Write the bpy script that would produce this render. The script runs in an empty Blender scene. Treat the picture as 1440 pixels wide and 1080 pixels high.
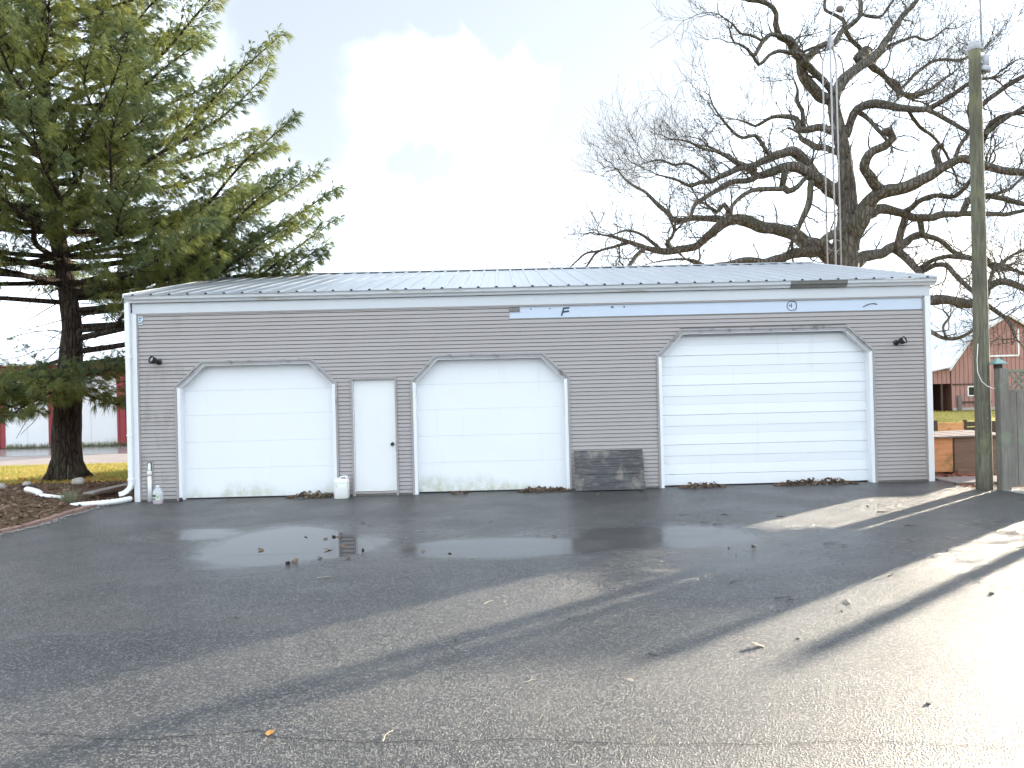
import bpy, bmesh, math, random
import numpy as np
from mathutils import Vector, Matrix, noise
random.seed(7); RNG = np.random.default_rng(11)
R = math.radians
scene = bpy.context.scene
COL = scene.collection

# ---------------------------------------------------------------- camera
CAM = Vector((6.744, -13.804, 1.924)); F_PX = 1060.0
YAW, PITCH, ROLL = -0.01146, 0.00355, 0.02449
cam_data = bpy.data.cameras.new('camera')
cam = bpy.data.objects.new('camera', cam_data); COL.objects.link(cam)
def _w(x, y, z):
    c, s = math.cos(PITCH), math.sin(PITCH); y, z = c*y - s*z, s*y + c*z
    c, s = math.cos(YAW), math.sin(YAW); x, y = c*x - s*y, s*x + c*y
    return Vector((x, y, z))
_r = _w(math.cos(ROLL), 0, -math.sin(ROLL)); _u = _w(math.sin(ROLL), 0, math.cos(ROLL)); _f = _w(0, 1, 0)
m3 = Matrix((_r, _u, -_f)).transposed()
cam.matrix_world = Matrix.Translation(CAM) @ m3.to_4x4()
cam_data.sensor_width = 36.0; cam_data.lens = F_PX/1440*36
cam_data.clip_start = 0.05; cam_data.clip_end = 3000
scene.camera = cam

# ---------------------------------------------------------------- light, sky, exposure
SUN_AZ, SUN_EL = R(51), R(9.9)          # azimuth from +Y towards +X
EXPOSURE = 2.1
CLOUD = 0.54; SKY = 0.05; HOLE_VEIL = 0.24
to_sun = Vector((math.sin(SUN_AZ)*math.cos(SUN_EL), math.cos(SUN_AZ)*math.cos(SUN_EL), math.sin(SUN_EL)))
sd = bpy.data.lights.new('sun', 'SUN'); sd.energy = 3.4; sd.angle = R(0.9); sd.color = (1.0, 0.88, 0.70)
sun = bpy.data.objects.new('sun', sd); COL.objects.link(sun)
sun.rotation_euler = (-to_sun).to_track_quat('-Z', 'Y').to_euler(); sun.location = (30, 25, 30)

world = bpy.data.worlds.new('World'); scene.world = world; world.use_nodes = True
wt = world.node_tree; wn = wt.nodes; wl = wt.links; wn.clear()
def wnode(t, **k):
    n = wn.new(t)
    for a, b in k.items(): setattr(n, a, b)
    return n
def wmath(op, a, b=None, c=None, clamp=False):
    n = wnode('ShaderNodeMath', operation=op, use_clamp=clamp)
    for i, v in enumerate((a, b, c)):
        if v is None: continue
        if isinstance(v, (int, float)): n.inputs[i].default_value = v
        else: wl.new(v, n.inputs[i])
    return n.outputs[0]
sky = wnode('ShaderNodeTexSky', sky_type='NISHITA'); sky.sun_disc = False
sky.sun_elevation = SUN_EL; sky.sun_rotation = SUN_AZ
sky.air_density = 1.0; sky.dust_density = 1.5; sky.ozone_density = 1.5
bg_sky = wnode('ShaderNodeBackground'); bg_sky.inputs[1].default_value = SKY
hs = wnode('ShaderNodeHueSaturation'); hs.inputs['Saturation'].default_value = 0.35; wl.new(sky.outputs[0], hs.inputs['Color']); wl.new(hs.outputs[0], bg_sky.inputs[0])   # thin high haze pales the blue
bg_cl = wnode('ShaderNodeBackground'); bg_cl.inputs[0].default_value = (0.84, 0.955, 1.08, 1); bg_cl.inputs[1].default_value = CLOUD
tc = wnode('ShaderNodeTexCoord')
nz = wnode('ShaderNodeTexNoise'); nz.inputs['Scale'].default_value = 9.0; nz.inputs['Detail'].default_value = 6.0
wl.new(tc.outputs['Generated'], nz.inputs['Vector'])
sub = wnode('ShaderNodeVectorMath', operation='SUBTRACT'); wl.new(nz.outputs['Color'], sub.inputs[0]); sub.inputs[1].default_value = (.5, .5, .5)
scl = wnode('ShaderNodeVectorMath', operation='SCALE'); wl.new(sub.outputs[0], scl.inputs[0]); scl.inputs['Scale'].default_value = 0.12
add = wnode('ShaderNodeVectorMath', operation='ADD'); wl.new(tc.outputs['Generated'], add.inputs[0]); wl.new(scl.outputs[0], add.inputs[1])
nrm = wnode('ShaderNodeVectorMath', operation='NORMALIZE'); wl.new(add.outputs[0], nrm.inputs[0])
def gap(az, el, a_in, a_out):
    """an opening in the cloud round one direction of the sky"""
    d = (math.sin(R(az))*math.cos(R(el)), math.cos(R(az))*math.cos(R(el)), math.sin(R(el)))
    dn = wnode('ShaderNodeVectorMath', operation='DOT_PRODUCT'); wl.new(nrm.outputs[0], dn.inputs[0]); dn.inputs[1].default_value = d
    mr = wnode('ShaderNodeMapRange', interpolation_type='SMOOTHSTEP')
    mr.inputs['From Min'].default_value = math.cos(R(a_out)); mr.inputs['From Max'].default_value = math.cos(R(a_in))
    wl.new(dn.outputs['Value'], mr.inputs['Value'])
    return mr.outputs[0]
# broken cloud all over the sky: soft noise gaps, plus the openings that the photograph shows
nz2 = wnode('ShaderNodeTexNoise'); nz2.inputs['Scale'].default_value = 2.6; nz2.inputs['Detail'].default_value = 4.0
mp = wnode('ShaderNodeMapping'); mp.inputs['Location'].default_value = (3.1, 0.7, 5.2); mp.inputs['Scale'].default_value = (1, 1, 2.2)
wl.new(nrm.outputs[0], mp.inputs['Vector']); wl.new(mp.outputs[0], nz2.inputs['Vector'])
mr = wnode('ShaderNodeMapRange', interpolation_type='SMOOTHSTEP'); mr.inputs['From Min'].default_value = 0.60; mr.inputs['From Max'].default_value = 0.72
wl.new(nz2.outputs['Fac'], mr.inputs['Value'])
H = mr.outputs[0]
for g in ((9.2,20.6,4.2,5.6),(11,25,4,5.4),(5,26,3.2,4.6),(0,27,2.4,3.8),(-5,27.5,2.6,4.4),(-10,26.5,3,5.5),(-15,24,3,7),(-14.5,19.5,2,6),(6.2,17.6,1.8,2.8),(11.5,17.2,2.2,3.2),(-7.8,16.9,.7,1.9),(-6.2,17.1,.9,2.0),(-4.6,17.2,.5,1.7)):
    H = wmath('MAXIMUM', H, gap(*g))
fac = wmath('MULTIPLY', H, 1.0 - HOLE_VEIL, clamp=True)
mixs = wnode('ShaderNodeMixShader'); wl.new(fac, mixs.inputs[0]); wl.new(bg_cl.outputs[0], mixs.inputs[1]); wl.new(bg_sky.outputs[0], mixs.inputs[2])
wo = wnode('ShaderNodeOutputWorld'); wl.new(mixs.outputs[0], wo.inputs[0])

vs = scene.view_settings
vs.view_transform = 'Standard'; vs.look = 'None'; vs.exposure = EXPOSURE; vs.gamma = 1.0; vs.use_curve_mapping = False
scene.render.engine = 'CYCLES'
scene.cycles.max_bounces = 5; scene.cycles.diffuse_bounces = 2; scene.cycles.glossy_bounces = 3; scene.cycles.transparent_max_bounces = 8
scene.cycles.use_denoising = True; scene.cycles.adaptive_threshold = 0.03; scene.cycles.sample_clamp_indirect = 6.0

# ---------------------------------------------------------------- helpers
class MB:
    def __init__(self): self.v = []; self.f = []
    def add(self, vs, fs):
        b = len(self.v); self.v.extend(tuple(p) for p in vs); self.f.extend(tuple(i+b for i in f) for f in fs); return self
    def box(self, x0, x1, y0, y1, z0, z1):
        return self.add([(x0,y0,z0),(x1,y0,z0),(x1,y1,z0),(x0,y1,z0),(x0,y0,z1),(x1,y0,z1),(x1,y1,z1),(x0,y1,z1)],
                        [(0,3,2,1),(4,5,6,7),(0,1,5,4),(1,2,6,5),(2,3,7,6),(3,0,4,7)])
    def obox(self, c, ax, hx, hy, hz):
        """oriented box: centre c, ax = 3 unit axes, half sizes"""
        X, Y, Z = (Vector(a) for a in ax); c = Vector(c)
        vs = [c + X*sx*hx + Y*sy*hy + Z*sz*hz for sz in (-1,1) for sx, sy in ((-1,-1),(1,-1),(1,1),(-1,1))]
        return self.add(vs, [(0,3,2,1),(4,5,6,7),(0,1,5,4),(1,2,6,5),(2,3,7,6),(3,0,4,7)])
    def beam(self, a, b, w, h, up=(0,0,1)):
        a, b = Vector(a), Vector(b); Z = (b-a); L = Z.length; Z.normalize()
        X = Z.cross(Vector(up)); X = X.normalized() if X.length > 1e-4 else Vector((1,0,0)); Y = Z.cross(X)
        return self.obox((a+b)/2, (X, Y, Z), w/2, h/2, L/2)
    def xz(self, poly, y0, y1):
        """a polygon of (x, z), pushed from y0 to y1"""
        n = len(poly)
        vs = [(x, y0, z) for x, z in poly] + [(x, y1, z) for x, z in poly]
        return self.add(vs, [tuple(range(n)), tuple(range(2*n-1, n-1, -1))] + [(i, i+n, (i+1)%n+n, (i+1)%n) for i in range(n)])
    def yz(self, poly, x0, x1):
        n = len(poly)
        vs = [(x0, y, z) for y, z in poly] + [(x1, y, z) for y, z in poly]
        return self.add(vs, [tuple(range(n)), tuple(range(2*n-1, n-1, -1))] + [(i, i+n, (i+1)%n+n, (i+1)%n) for i in range(n)])
    def tube(self, pts, rad, n=8, cap=True, jit=0.0):
        pts = [Vector(p) for p in pts]; k = len(pts)
        if not isinstance(rad, (list, tuple)): rad = [rad]*k
        b = len(self.v); t0 = (pts[1]-pts[0]).normalized()
        X = t0.orthogonal().normalized()
        for i, p in enumerate(pts):
            t = (pts[min(i+1,k-1)] - pts[max(i-1,0)])
            t = t.normalized() if t.length > 1e-9 else t0
            X = (X - t*X.dot(t)); X = X.normalized() if X.length > 1e-6 else t.orthogonal().normalized()
            Y = t.cross(X)
            for j in range(n):
                a = 2*math.pi*j/n; r = rad[i]
                if jit: r *= 1 + jit*noise.noise(Vector((math.cos(a)*1.7+p.x, math.sin(a)*1.7+p.y, p.z*1.5)))
                self.v.append(tuple(p + X*math.cos(a)*r + Y*math.sin(a)*r))
        for i in range(k-1):
            for j in range(n):
                j2 = (j+1) % n
                self.f.append((b+i*n+j, b+i*n+j2, b+(i+1)*n+j2, b+(i+1)*n+j))
        if cap:
            self.f.append(tuple(b+j for j in range(n-1,-1,-1))); self.f.append(tuple(b+(k-1)*n+j for j in range(n)))
        return self
    def lathe(self, prof, c=(0,0,0), axis=(0,0,1), n=20, sq=0.0, sx=1.0, sy=1.0):
        """profile of (r, h); sq > 0 squares the section off"""
        Z = Vector(axis).normalized(); X = Z.orthogonal().normalized()
        if abs(Z.z) > .99: X = Vector((1,0,0))
        Y = Z.cross(X); c = Vector(c); b = len(self.v)
        for r, h in prof:
            for j in range(n):
                a = 2*math.pi*(j+.5)/n; ca, sa = math.cos(a), math.sin(a)
                e = 1 - sq*0.75
                ca2 = math.copysign(abs(ca)**e, ca); sa2 = math.copysign(abs(sa)**e, sa)
                self.v.append(tuple(c + X*ca2*r*sx + Y*sa2*r*sy + Z*h))
        for i in range(len(prof)-1):
            for j in range(n):
                j2 = (j+1) % n
                self.f.append((b+i*n+j, b+i*n+j2, b+(i+1)*n+j2, b+(i+1)*n+j))
        self.f.append(tuple(b+j for j in range(n-1,-1,-1))); self.f.append(tuple(b+(len(prof)-1)*n+j for j in range(n)))
        return self
    def build(self, name, m, parent=None, smooth=False, bevel=0.0):
        me = bpy.data.meshes.new(name); me.from_pydata(self.v, [], self.f); me.update()
        bm = bmesh.new(); bm.from_mesh(me); bmesh.ops.recalc_face_normals(bm, faces=bm.faces); bm.to_mesh(me); bm.free()
        return link(name, me, m, parent, smooth, bevel)
def link(name, me, m, parent=None, smooth=False, bevel=0.0):
    me.materials.append(m)
    if smooth: me.polygons.foreach_set('use_smooth', [True]*len(me.polygons))
    o = bpy.data.objects.new(name, me); COL.objects.link(o)
    if parent: attach(o, parent)
    if bevel:
        b = o.modifiers.new('bevel', 'BEVEL'); b.width = bevel; b.segments = 2; b.limit_method = 'ANGLE'; b.angle_limit = R(40)
    return o
BASE = {}
def attach(o, parent):
    o.parent = parent
    o.matrix_parent_inverse = Matrix.Translation(BASE.get(parent.name, Vector((0,0,0)))).inverted()
def tag(o, label=None, cat=None, group=None, kind=None):
    if label: o['label'] = label
    if cat: o['category'] = cat
    if group: o['group'] = group
    if kind: o['kind'] = kind
    return o
def thing(name, loc, label, cat, group=None):
    o = bpy.data.objects.new(name, None); COL.objects.link(o); o.location = loc; o.empty_display_size = 0.2
    BASE[o.name] = Vector(loc); return tag(o, label, cat, group)
def raw_mesh(name, verts, faces_tri, m, parent=None, smooth=False):
    """numpy verts (N,3), triangles (M,3) -> object"""
    me = bpy.data.meshes.new(name); nv, nf = len(verts), len(faces_tri)
    me.vertices.add(nv); me.vertices.foreach_set('co', np.ascontiguousarray(verts, dtype=np.float32).ravel())
    me.loops.add(nf*3); me.loops.foreach_set('vertex_index', np.ascontiguousarray(faces_tri, dtype=np.int32).ravel())
    me.polygons.add(nf); me.polygons.foreach_set('loop_start', np.arange(0, nf*3, 3, dtype=np.int32))
    me.update(calc_edges=True); me.validate()
    return link(name, me, m, parent, smooth)

# ---------------------------------------------------------------- materials
class NT:
    def __init__(self, name):
        self.m = bpy.data.materials.new(name); self.m.use_nodes = True
        self.t = self.m.node_tree; self.n = self.t.nodes; self.l = self.t.links
        self.b = self.n['Principled BSDF']; self.out = self.n['Material Output']
        tcn = self.n.new('ShaderNodeTexCoord'); self.obj = tcn.outputs['Object']; self.gen = tcn.outputs['Generated']
    def put(self, sock, v):
        if v is None: return
        if isinstance(v, (int, float)): sock.default_value = v
        elif isinstance(v, (tuple, list)):
            sock.default_value = (*v, 1.0) if len(v) == 3 and len(sock.default_value) == 4 else v
        else: self.l.new(v, sock)
    def mapv(self, scale=(1,1,1), loc=(0,0,0), rot=(0,0,0), src=None):
        n = self.n.new('ShaderNodeMapping'); n.inputs['Scale'].default_value = scale; n.inputs['Location'].default_value = loc; n.inputs['Rotation'].default_value = rot
        self.l.new(src or self.obj, n.inputs['Vector']); return n.outputs[0]
    def noise(self, scale, detail=4, rough=.55, vec=None, dist=0.0, col=False):
        n = self.n.new('ShaderNodeTexNoise'); n.inputs['Scale'].default_value = scale; n.inputs['Detail'].default_value = detail
        n.inputs['Roughness'].default_value = rough; n.inputs['Distortion'].default_value = dist
        self.l.new(vec or self.obj, n.inputs['Vector']); return n.outputs['Color' if col else 'Fac']
    def voro(self, scale, vec=None, feature='F1', out='Distance'):
        n = self.n.new('ShaderNodeTexVoronoi'); n.feature = feature; n.inputs['Scale'].default_value = scale
        self.l.new(vec or self.obj, n.inputs['Vector']); return n.outputs[out]
    def rng(self, v, a, b, c=0.0, d=1.0, smooth=True):
        n = self.n.new('ShaderNodeMapRange'); n.interpolation_type = 'SMOOTHSTEP' if smooth else 'LINEAR'
        for k, x in zip(('From Min','From Max','To Min','To Max'), (a,b,c,d)): n.inputs[k].default_value = x
        self.l.new(v, n.inputs['Value']); return n.outputs[0]
    def math(self, op, a, b=None, clamp=False):
        n = self.n.new('ShaderNodeMath'); n.operation = op; n.use_clamp = clamp
        self.put(n.inputs[0], a); self.put(n.inputs[1], b) if b is not None else None; return n.outputs[0]
    def mix(self, f, a, b, blend='MIX'):
        n = self.n.new('ShaderNodeMix'); n.data_type = 'RGBA'; n.blend_type = blend
        self.put(n.inputs[0], f); self.put(n.inputs[6], a); self.put(n.inputs[7], b); return n.outputs[2]
    def sep(self, v=None):
        n = self.n.new('ShaderNodeSeparateXYZ'); self.l.new(v or self.obj, n.inputs[0]); return n.outputs
    def bump(self, h, strength, dist=.01, nrm=None):
        n = self.n.new('ShaderNodeBump'); self.put(n.inputs['Strength'], strength); n.inputs['Distance'].default_value = dist
        self.l.new(h, n.inputs['Height'])
        if nrm: self.l.new(nrm, n.inputs['Normal'])
        return n.outputs[0]
    def island(self):
        return self.n.new('ShaderNodeNewGeometry').outputs['Random Per Island']
    def orand(self):
        return self.n.new('ShaderNodeObjectInfo').outputs['Random']
    def attr(self, name):
        n = self.n.new('ShaderNodeAttribute'); n.attribute_name = name; return n.outputs['Fac']
    def done(self, col=None, rough=None, metal=None, spec=None, nrm=None, **k):
        b = self.b.inputs
        self.put(b['Base Color'], col); self.put(b['Roughness'], rough); self.put(b['Metallic'], metal); self.put(b['Specular IOR Level'], spec)
        if nrm: self.l.new(nrm, b['Normal'])
        for a, v in k.items(): self.put(b[a.replace('_', ' ')], v)
        return self.m
def scl3(c, s): return tuple(min(1, x*s) for x in c)
def M(name, col, rough=.6, metal=0, spec=.5, var=.12, vs=3.0, bump=.0, bs=60, dist=.004, stretch=(1,1,1), per_object=0.0, dirt=None, dirt_at=(.55,.75)):
    t = NT(name); v = t.mapv(stretch)
    c = t.mix(t.noise(vs, 5, .6, v), scl3(col, 1-var), scl3(col, 1+var))
    if per_object:
        c = t.mix(t.math('MULTIPLY', t.orand(), per_object), c, scl3(col, .45))
    if dirt: c = t.mix(t.rng(t.noise(vs*.8+.3, 6, .65, t.mapv(stretch, (4,2,7))), *dirt_at), c, dirt)
    n = t.bump(t.noise(bs, 5, .6, v), bump, dist) if bump else None
    return t.done(c, rough, metal, spec, n)

def wood(name, col, dark, along='x', sc=9.0, rough=.75, stain=None, po=.35):
    t = NT(name); s = {'x': (.6, 9, 9), 'y': (9, .6, 9), 'z': (9, 9, .6)}[along]
    v = t.mapv(s); n1 = t.noise(sc*.5, 8, .65, v, .6); n2 = t.noise(1.3, 4)
    c = t.mix(t.rng(n1, .3, .72), dark, col); c = t.mix(t.rng(n2, .35, .75, 0, .55), c, scl3(dark, .9))
    c = t.mix(t.math('MULTIPLY', t.orand(), po), c, dark)
    if stain: c = t.mix(t.rng(t.noise(2.4, 6, .7, t.mapv((1,1,1), (3,9,1))), .50, .64, 0, .8), c, stain)
    if name.startswith('weathered'): c = t.mix(t.rng(t.noise(9, 8, .75, t.mapv((.5,1,2.2))), .5, .7, 0, .7), c, (.24,.225,.21)); c = t.mix(t.rng(t.noise(3.1, 6, .7, t.mapv((1,1,1.3),(7,2,5))), .6, .7, 0, .8), c, (.16,.09,.06))
    return t.done(c, rough, 0, .3, t.bump(n1, .5, .006))

def m_siding():
    t = NT('vinyl_siding'); p = t.sep()
    c = t.mix(t.noise(1.1, 5), (.350,.318,.305), (.405,.372,.360))
    c = t.mix(t.math('MULTIPLY', t.orand(), .22), c, (.29,.265,.255))
    # algae streaks that grew on the left end of the wall
    left = t.rng(p[0], .2, 1.7, 1, 0); a = t.rng(t.noise(2.2, 5, .6, t.mapv((1.4,1,.55), (1.3,0,.4))), .5, .72)
    c = t.mix(t.math('MULTIPLY', t.math('MULTIPLY', left, a), .45), c, (.16,.15,.10))
    low = t.rng(p[2], 0, .25, .5, 0); c = t.mix(t.math('MULTIPLY', low, t.noise(9, 5)), c, (.17,.155,.14))
    return t.done(c, .5, 0, .4, t.bump(t.noise(160, 3, .6, t.mapv((.12,1,1))), .12, .002))
def m_door(name, base, algae=.9, seed=0.0):
    t = NT(name); p = t.sep()
    c = t.mix(t.noise(.9, 3), scl3(base,.965), base)
    hh = t.rng(t.noise(.8, 4, .6, t.mapv((1,1,.2), (seed,0,0))), .35, .65, .10, .42)
    band = t.rng(t.math('SUBTRACT', hh, p[2]), 0, .28)
    sp = t.rng(t.noise(9, 8, .75, t.mapv((.8,1,.7), (seed,1,3))), .25, .70)
    c = t.mix(t.math('MULTIPLY', t.math('MULTIPLY', band, sp), algae), c, (.47,.47,.33))
    st = t.rng(t.noise(5, 5, .6, t.mapv((1.2,1,.12), (seed,4,0))), .58, .8)
    c = t.mix(t.math('MULTIPLY', st, .22), c, (.5,.5,.42))
    return t.done(c, .42, 0, .45, t.bump(t.noise(220, 2), .06, .001))
def m_asphalt():
    t = NT('asphalt'); wet = t.attr('wet')
    nz = t.noise(1.2, 5, .6); agg = t.voro(88); fine = t.noise(190, 4, .7); fleck = t.voro(80, None, 'F1', 'Color')
    w = t.rng(t.math('ADD', wet, t.math('MULTIPLY', t.math('SUBTRACT', t.noise(2.3, 7, .65, t.mapv((.7,1.3,1))), .5), .5)), .30, .98)
    c = t.mix(t.rng(nz, .3, .7), (.015,.016,.019), (.031,.032,.034))
    c = t.mix(t.rng(t.noise(.45, 4, .6, t.mapv((1,1.6,1))), .45, .7), c, (.048,.045,.042))
    fr = t.n.new('ShaderNodeSeparateColor'); t.l.new(fleck, fr.inputs[0])
    c = t.mix(t.math('MULTIPLY', t.rng(fr.outputs[0], .58, 1.0), .85), c, (.19,.18,.165))
    pale = t.rng(t.noise(1.6, 6, .7, t.mapv((.35,1.5,1), (5,1,0))), .58, .72); c = t.mix(t.math('MULTIPLY', pale, .65), c, (.115,.112,.106))
    c = t.mix(w, c, (.018,.019,.021))
    h = t.math('ADD', t.math('MULTIPLY', t.rng(agg, 0, .62, 1, 0), 1.0), t.math('MULTIPLY', fine, .45))
    dry_r = t.rng(t.noise(.8, 5), .3, .7, .30, .43)
    rough = t.math('ADD', t.math('MULTIPLY', dry_r, t.math('SUBTRACT', 1.0, w)), t.math('MULTIPLY', w, .06))
    n = t.bump(h, t.math('ADD', t.math('MULTIPLY', t.math('SUBTRACT', 1.0, w), .9), .04), .011)
    return t.done(c, rough, 0, .55, n)
def m_bark(name, dark, light, sc=7, rough=.9, dist=.05):
    t = NT(name); v = t.mapv((1,1,.28)); r = t.voro(sc, t.mapv((1.2,1.2,.25)), 'DISTANCE_TO_EDGE'); n1 = t.noise(sc*2.2, 6, .7, v)
    c = t.mix(t.rng(n1, .3, .7), dark, light); c = t.mix(t.rng(r, 0, .12, .8, 0), c, scl3(dark, .5))
    c = t.mix(t.rng(t.noise(1.5, 4), .52, .7, 0, .5), c, (.085,.095,.05))
    return t.done(c, rough, 0, .2, t.bump(t.math('ADD', t.rng(r, 0, .25), t.math('MULTIPLY', n1, .5)), .9, dist))
def m_leafy(name, cols, trans=.4, clump=.7, rough=.55):
    t = NT(name); r = t.island()
    c = t.mix(r, cols[0], cols[1]); c = t.mix(t.rng(t.noise(clump, 3), .42, .62), c, cols[2])
    d = t.n.new('ShaderNodeBsdfTranslucent'); t.l.new(c, d.inputs[0])
    t.done(c, rough, 0, .35)
    mx = t.n.new('ShaderNodeMixShader'); mx.inputs[0].default_value = trans
    t.l.new(t.b.outputs[0], mx.inputs[1]); t.l.new(d.outputs[0], mx.inputs[2]); t.l.new(mx.outputs[0], t.out.inputs[0])
    return t.m
def m_barn(name, col, col2, pitch, axis=0, pale=(.45,.33,.3)):
    t = NT(name); p = t.sep()
    f = t.math('FRACT', t.math('DIVIDE', p[axis], pitch)); gap = t.math('MULTIPLY', t.rng(f, .03, .09), t.rng(f, .97, .91))
    s = (6,6,.5); c = t.mix(t.rng(t.noise(3, 6, .65, t.mapv(s)), .3, .7), col, col2)
    c = t.mix(t.rng(t.noise(1.2, 6, .7, t.mapv((2,2,.6))), .56, .75, 0, .6), c, pale)
    c = t.mix(t.math('SUBTRACT', 1.0, gap), c, scl3(col, .35))
    return t.done(c, .8, 0, .2, t.bump(gap, .5, .02))
MT = dict(
 siding=m_siding(),
 taupe=M('taupe_trim', (.34,.305,.29), .5, var=.08, vs=2, dirt=(.17,.155,.14), dirt_at=(.6,.8)),
 channel=M('dirty_shaded_channel', (.36,.345,.34), .55, var=.14, vs=4, dirt=(.13,.12,.11), dirt_at=(.52,.7)),  # grime, plus shade on the upper door trim put into the colour
 white=M('white_trim', (.80,.81,.82), .45, var=.03, vs=1.2, dirt=(.62,.62,.58), dirt_at=(.62,.85)),
 sheath=M('sheathing', (.20,.18,.16), .8),
 door1=m_door('flush_door_paint', (.81,.82,.83), .75, 0.0), door2=m_door('flush_door_paint', (.81,.82,.83), .95, 5.3),
 door3=m_door('ribbed_door_paint', (.80,.815,.83), .12, 9.1), service=m_door('service_door_paint', (.79,.79,.775), .7, 14.2),
 gutter=M('gutter_metal', (.60,.615,.63), .38, var=.08, vs=2, dirt=(.36,.36,.30), dirt_at=(.55,.72), stretch=(.6,3,6)),
 patch=M('gutter_patch', (.17,.165,.15), .8, var=.35, vs=7, bump=.3, bs=40),
 roof=M('ribbed_roof_steel', (.33,.345,.37), .40, metal=.45, var=.10, vs=.9, stretch=(2,.3,1), per_object=.14, bump=.05, bs=5),
 black=M('black_plastic', (.012,.012,.013), .38, var=.2), dark=M('dark_gap', (.012,.012,.012), .9, var=0),
 wrap=M('house_wrap', (.56,.63,.72), .55, var=.05, vs=3, bump=.25, bs=9, dist=.01), ink=M('wrap_print', (.045,.06,.085), .6, var=.1),
 redmetal=M('red_metal', (.30,.035,.04), .45, var=.12, vs=2), redwall=m_barn('red_ribbed_metal', (.34,.03,.042), (.42,.045,.055), .23),
 pvc=M('white_pvc', (.80,.80,.78), .35, var=.03, dirt=(.55,.53,.46), dirt_at=(.6,.8)),
 jug=M('white_jug_plastic', (.78,.78,.74), .4, var=.04, vs=8, dirt=(.52,.42,.30), dirt_at=(.58,.8)),
 steel=M('brushed_steel', (.42,.40,.37), .3, metal=.9, var=.1), galv=M('galvanised_steel', (.42,.42,.45), .55, metal=.1, var=.2, vs=6),
 rust=M('rusty_steel', (.30,.22,.17), .7, metal=.3, var=.3, vs=6),
 asphalt=m_asphalt(),
 crack=M('crack_tar', (.010,.010,.010), .75, var=.3, vs=20),
 mulch=M('mulch_soil', (.105,.066,.042), .95, spec=.1, var=.45, vs=14, bump=1.0, bs=38, dist=.03, dirt=(.17,.12,.08), dirt_at=(.5,.7)),
 lawn=M('lawn_soil', (.30,.25,.08), .95, spec=.1, var=.3, vs=1.2, bump=.6, bs=40, dist=.02),
 apron=M('wet_concrete', (.27,.25,.24), .2, var=.2, vs=.8, bump=.05, bs=30, dirt=(.20,.17,.16)),
 lane=M('gravel_lane', (.33,.27,.245), .8, var=.25, vs=2, bump=.5, bs=60),
 dirt=M('dry_dirt', (.24,.19,.15), .95, spec=.1, var=.3, vs=6, bump=.6, bs=50, dist=.02),
 plank=wood('grey_plank_wood', (.36,.33,.29), (.20,.18,.16), 'y'),
 board=wood('weathered_panel_wood', (.155,.148,.150), (.050,.049,.052), 'x', 12, .75, (.25,.225,.185), .5),
 fence=wood('fence_wood', (.30,.275,.235), (.155,.14,.12), 'z', 9, .8, (.21,.235,.165), .4),
 pole=wood('pole_wood', (.235,.215,.155), (.085,.080,.055), 'z', 9, .85, (.17,.170,.090), 0),
 osb=wood('orange_plywood', (.74,.40,.20), (.52,.25,.11), 'x', 5, .8, (.30,.2,.08), .15), ply=wood('grey_plywood', (.30,.19,.13), (.17,.11,.08), 'x', 5, .8, None, .2),
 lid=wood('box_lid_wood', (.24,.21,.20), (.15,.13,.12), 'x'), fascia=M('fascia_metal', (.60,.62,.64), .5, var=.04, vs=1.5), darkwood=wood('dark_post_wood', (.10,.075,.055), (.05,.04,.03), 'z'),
 barnred=m_barn('barn_boards', (.36,.19,.165), (.42,.25,.22), .24), barnroof=M('barn_roof_metal', (.62,.64,.66), .35, metal=.3, var=.1, vs=.8),
 copper=M('verdigris_copper', (.20,.30,.28), .5, metal=.3, var=.25, vs=9), glass=M('dark_glass', (.02,.022,.025), .05, var=0),
 bark_pine=m_bark('pine_bark', (.045,.034,.028), (.115,.088,.07), 9), bark_oak=m_bark('oak_bark', (.10,.088,.075), (.22,.195,.16), 6, .9, .06),
 needles=m_leafy('pine_needles', ((.165,.205,.075), (.33,.335,.090), (.16,.205,.095)), .55, .9),
 grass=m_leafy('grass_blades', ((.46,.39,.11), (.54,.43,.14), (.36,.35,.08)), .5, .6),
 drygrass=m_leafy('weed_blades', ((.30,.29,.2), (.2,.22,.12), (.24,.25,.15)), .3, 2),
 litter=m_leafy('leaf_litter', ((.17,.105,.065), (.29,.20,.13), (.12,.08,.052)), .15, 3, .8),
 leaf=m_leafy('dry_leaf', ((.13,.085,.055), (.21,.145,.095), (.10,.065,.042)), .15, 5, .7),
 paleleaf=m_leafy('pale_dry_leaf', ((.42,.34,.25), (.36,.28,.2), (.46,.39,.3)), .2, 5, .7),
 orangeleaf=m_leafy('orange_leaf', ((.50,.24,.06), (.44,.2,.05), (.5,.27,.08)), .2, 5, .7),
 redlitter=m_leafy('red_brown_litter', ((.26,.10,.07), (.36,.16,.10), (.18,.08,.05)), .15, 3, .8),
 twig=M('twig_wood', (.09,.07,.055), .85, var=.3, vs=20), paletwig=M('pale_twig_wood', (.42,.36,.27), .8, var=.2, vs=20),
 stone=M('pebble_stone', (.10,.095,.09), .8, var=.3, vs=30, per_object=.3), palestone=M('pale_stone', (.40,.37,.33), .85, var=.25, vs=9, bump=.5, bs=20, dist=.02),
 brick=M('edging_brick', (.27,.165,.135), .9, var=.25, vs=8, bump=.4, bs=50, per_object=.35, dirt=(.22,.18,.15)),
 gravel=M('grey_gravel', (.25,.235,.215), .9, var=.35, vs=40),
 label=M('bottle_label', (.62,.68,.52), .5, var=.25, vs=30), labelprint=M('label_print', (.07,.10,.11), .5, var=.4, vs=40),
)
def m_water():
    t = NT('puddle_water'); return t.done((.016,.017,.019), .025, 0, .7, t.bump(t.noise(3, 2), .012, .01), IOR=1.55)
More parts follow.
